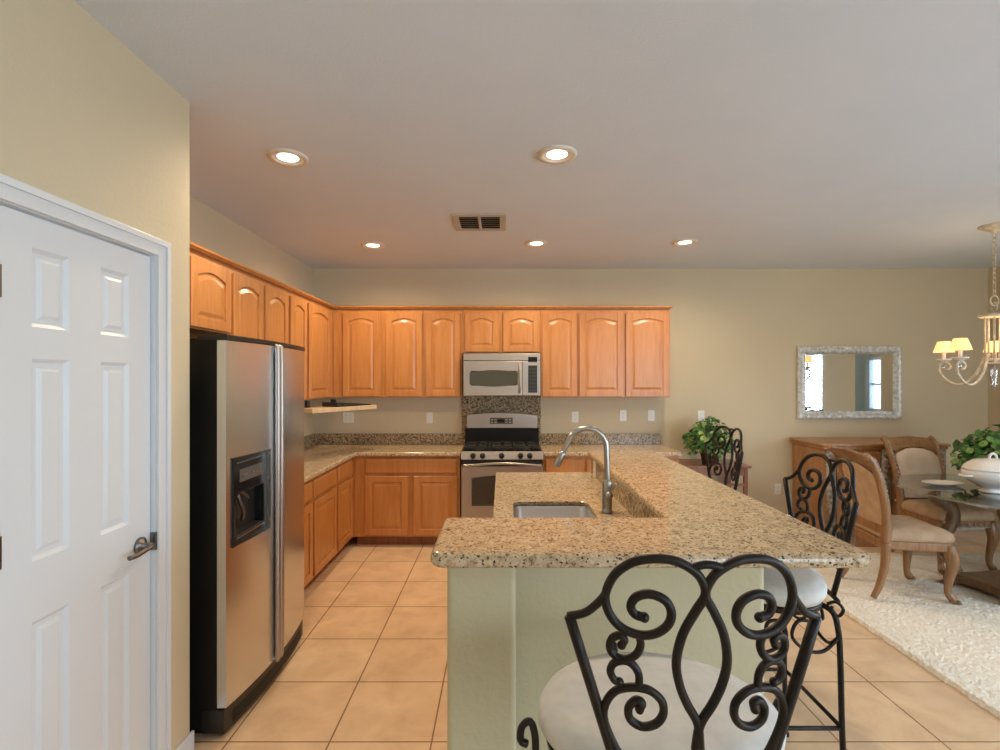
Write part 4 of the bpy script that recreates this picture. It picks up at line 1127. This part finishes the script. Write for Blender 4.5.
for sx in (-1, 1):
    for sz in (-1, 1):
        bm = NB(); ball(bm, (sx*(hw-0.035), -0.036, sz*(hh-0.035)), 0.034, s=(1, 0.4, 1))
        for k in range(3): ball(bm, (sx*(hw-0.062-k*0.022), -0.036, sz*(hh-0.03)), 0.017-k*0.003, s=(1.3, 0.5, 1)); ball(bm, (sx*(hw-0.03), -0.036, sz*(hh-0.062-k*0.022)), 0.017-k*0.003, s=(1, 0.5, 1.3))
        obj('corner_ornament', bm, 'silverframe', fr, True)
for sz in (-1, 1):
    bm = NB(); ball(bm, (0, -0.036, sz*(hh-0.03)), 0.026, s=(1.5, 0.5, 1))
    for k in (-1, 1): ball(bm, (k*0.045, -0.036, sz*(hh-0.03)), 0.015, s=(1.6, 0.5, 1))
    obj('centre_ornament', bm, 'silverframe', fr, True)
obj('mirror_glass', box(NB(), -hw+0.08, hw-0.08, -0.014, -0.006, -hh+0.08, hh-0.08), 'mirror', t)

# ------------------------------------------------------------------ chandelier
t = thing('chandelier', 'cream wrought-iron chandelier with small lit fabric shades over the table', 'chandelier', (3.81, 3.97, 0))
bm = NB(); lathe(bm, [(0.0, H), (0.095, H), (0.098, H-0.008), (0.075, H-0.022), (0.022, H-0.045), (0.010, H-0.062), (0, H-0.065)], seg=28); obj('canopy', bm, 'creamiron', t, True)
bm = NB(); z = H-0.06; k = 0
def link(bm, zc, rot, a=0.011, b=0.022, r=0.0028):
    pts = [(a*math.cos(q)*math.cos(rot), a*math.cos(q)*math.sin(rot), zc+b*math.sin(q)) for q in [2*PI*i/12 for i in range(13)]]
    tube(bm, pts, r, 6, caps=False)
while z > 2.26:
    link(bm, z-0.018, (k % 2)*PI/2); z -= 0.034; k += 1
obj('chain', bm, 'creamiron', t, True)
bm = NB(); link(bm, 2.215, 0, 0.032, 0.040, 0.005); link(bm, 2.165, PI/2, 0.022, 0.035, 0.005); obj('loop', bm, 'creamiron', t, True)
bm = NB(); lathe(bm, [(0, 2.085), (0.085, 2.085), (0.095, 2.095), (0.092, 2.110), (0.03, 2.118), (0, 2.125)], seg=32)
obj('top_plate', bm, 'creamiron', t, True)
bm = NB()
for k in range(5):
    a = math.radians(190+72*k+36); cyl(bm, (0.055*math.cos(a), 0.055*math.sin(a), 2.09), (0.055*math.cos(a), 0.055*math.sin(a), 1.72), 0.0065, 8)
lathe(bm, [(0, 1.72), (0.07, 1.722), (0.072, 1.735), (0, 1.738)], seg=24)
obj('cage_rods', bm, 'creamiron', t, True)
bm = NB(); lathe(bm, [(0.0, 1.54), (0.014, 1.545), (0.022, 1.565), (0.012, 1.59), (0.02, 1.62), (0.024, 1.68), (0.015, 1.72), (0, 1.72)], seg=20); obj('finial', bm, 'crystal', t, True)
for k in range(5):
    a = math.radians(190+72*k); c, s = math.cos(a), math.sin(a); RR = 0.318
    bm = NB()
    q = [(r_*0.895, z_) for r_, z_ in [(0.05, 1.80), (0.075, 1.75), (0.12, 1.65), (0.19, 1.580), (0.265, 1.565), (0.335, 1.60), (0.385, 1.665), (0.382, 1.725), (0.34, 1.742), (0.305, 1.715), (0.318, 1.685), (0.345, 1.69)]]
    tube(bm, spline([(r*c, r*s, z) for r, z in q], 5), 0.0092, 8)
    arm = obj('arm', bm, 'creamiron', t, True)
    bm = NB(); lathe(bm, [(0.0, 1.742), (0.012, 1.745), (0.045, 1.762), (0.056, 1.772), (0.052, 1.775), (0.012, 1.766), (0, 1.766)], (RR*c, RR*s, 0), 24); obj('drip_pan', bm, 'porcelain', arm, True)
    bm = NB(); cyl(bm, (RR*c, RR*s, 1.766), (RR*c, RR*s, 1.84), 0.013, 14); obj('candle_tube', bm, 'porcelain', arm, True)
    bm = NB()
    seg = 20; r0, r1, z0, z1 = 0.069, 0.042, 1.828, 1.918; v0, v1 = [], []
    for i in range(seg*2):
        q = 2*PI*i/(seg*2); w_ = 1+(0.03 if i % 2 else -0.02)
        v0.append(bm.verts.new((RR*c+r0*w_*math.cos(q), RR*s+r0*w_*math.sin(q), z0+(0.003 if i % 2 else 0)))); v1.append(bm.verts.new((RR*c+r1*math.cos(q), RR*s+r1*math.sin(q), z1)))
    for i in range(seg*2): bm.faces.new([v0[i], v0[(i+1) % (seg*2)], v1[(i+1) % (seg*2)], v1[i]])
    sh = obj('lamp_shade', bm, 'shade', t); md = sh.modifiers.new('thick', 'SOLIDIFY'); md.thickness = 0.0015
    bm = NB(); tube(bm, spline([(RR*c*1.0, RR*s*1.0, 1.735), (RR*c*1.0, RR*s*1.0, 1.72)], 2), 0.002, 6); ball(bm, (RR*c, RR*s, 1.708), 0.012, 8, 6, (0.8, 0.8, 1.3)); obj('crystal_drop', bm, 'crystal', arm)
l = bpy.data.lights.new('lamp_glow', 'POINT'); l.energy = 8; l.color = (1.0, 0.72, 0.42); l.shadow_soft_size = 0.3
o = bpy.data.objects.new('lamp_glow', l); C.objects.link(o); o.parent = t; o.location = (0, 0, 2.0)
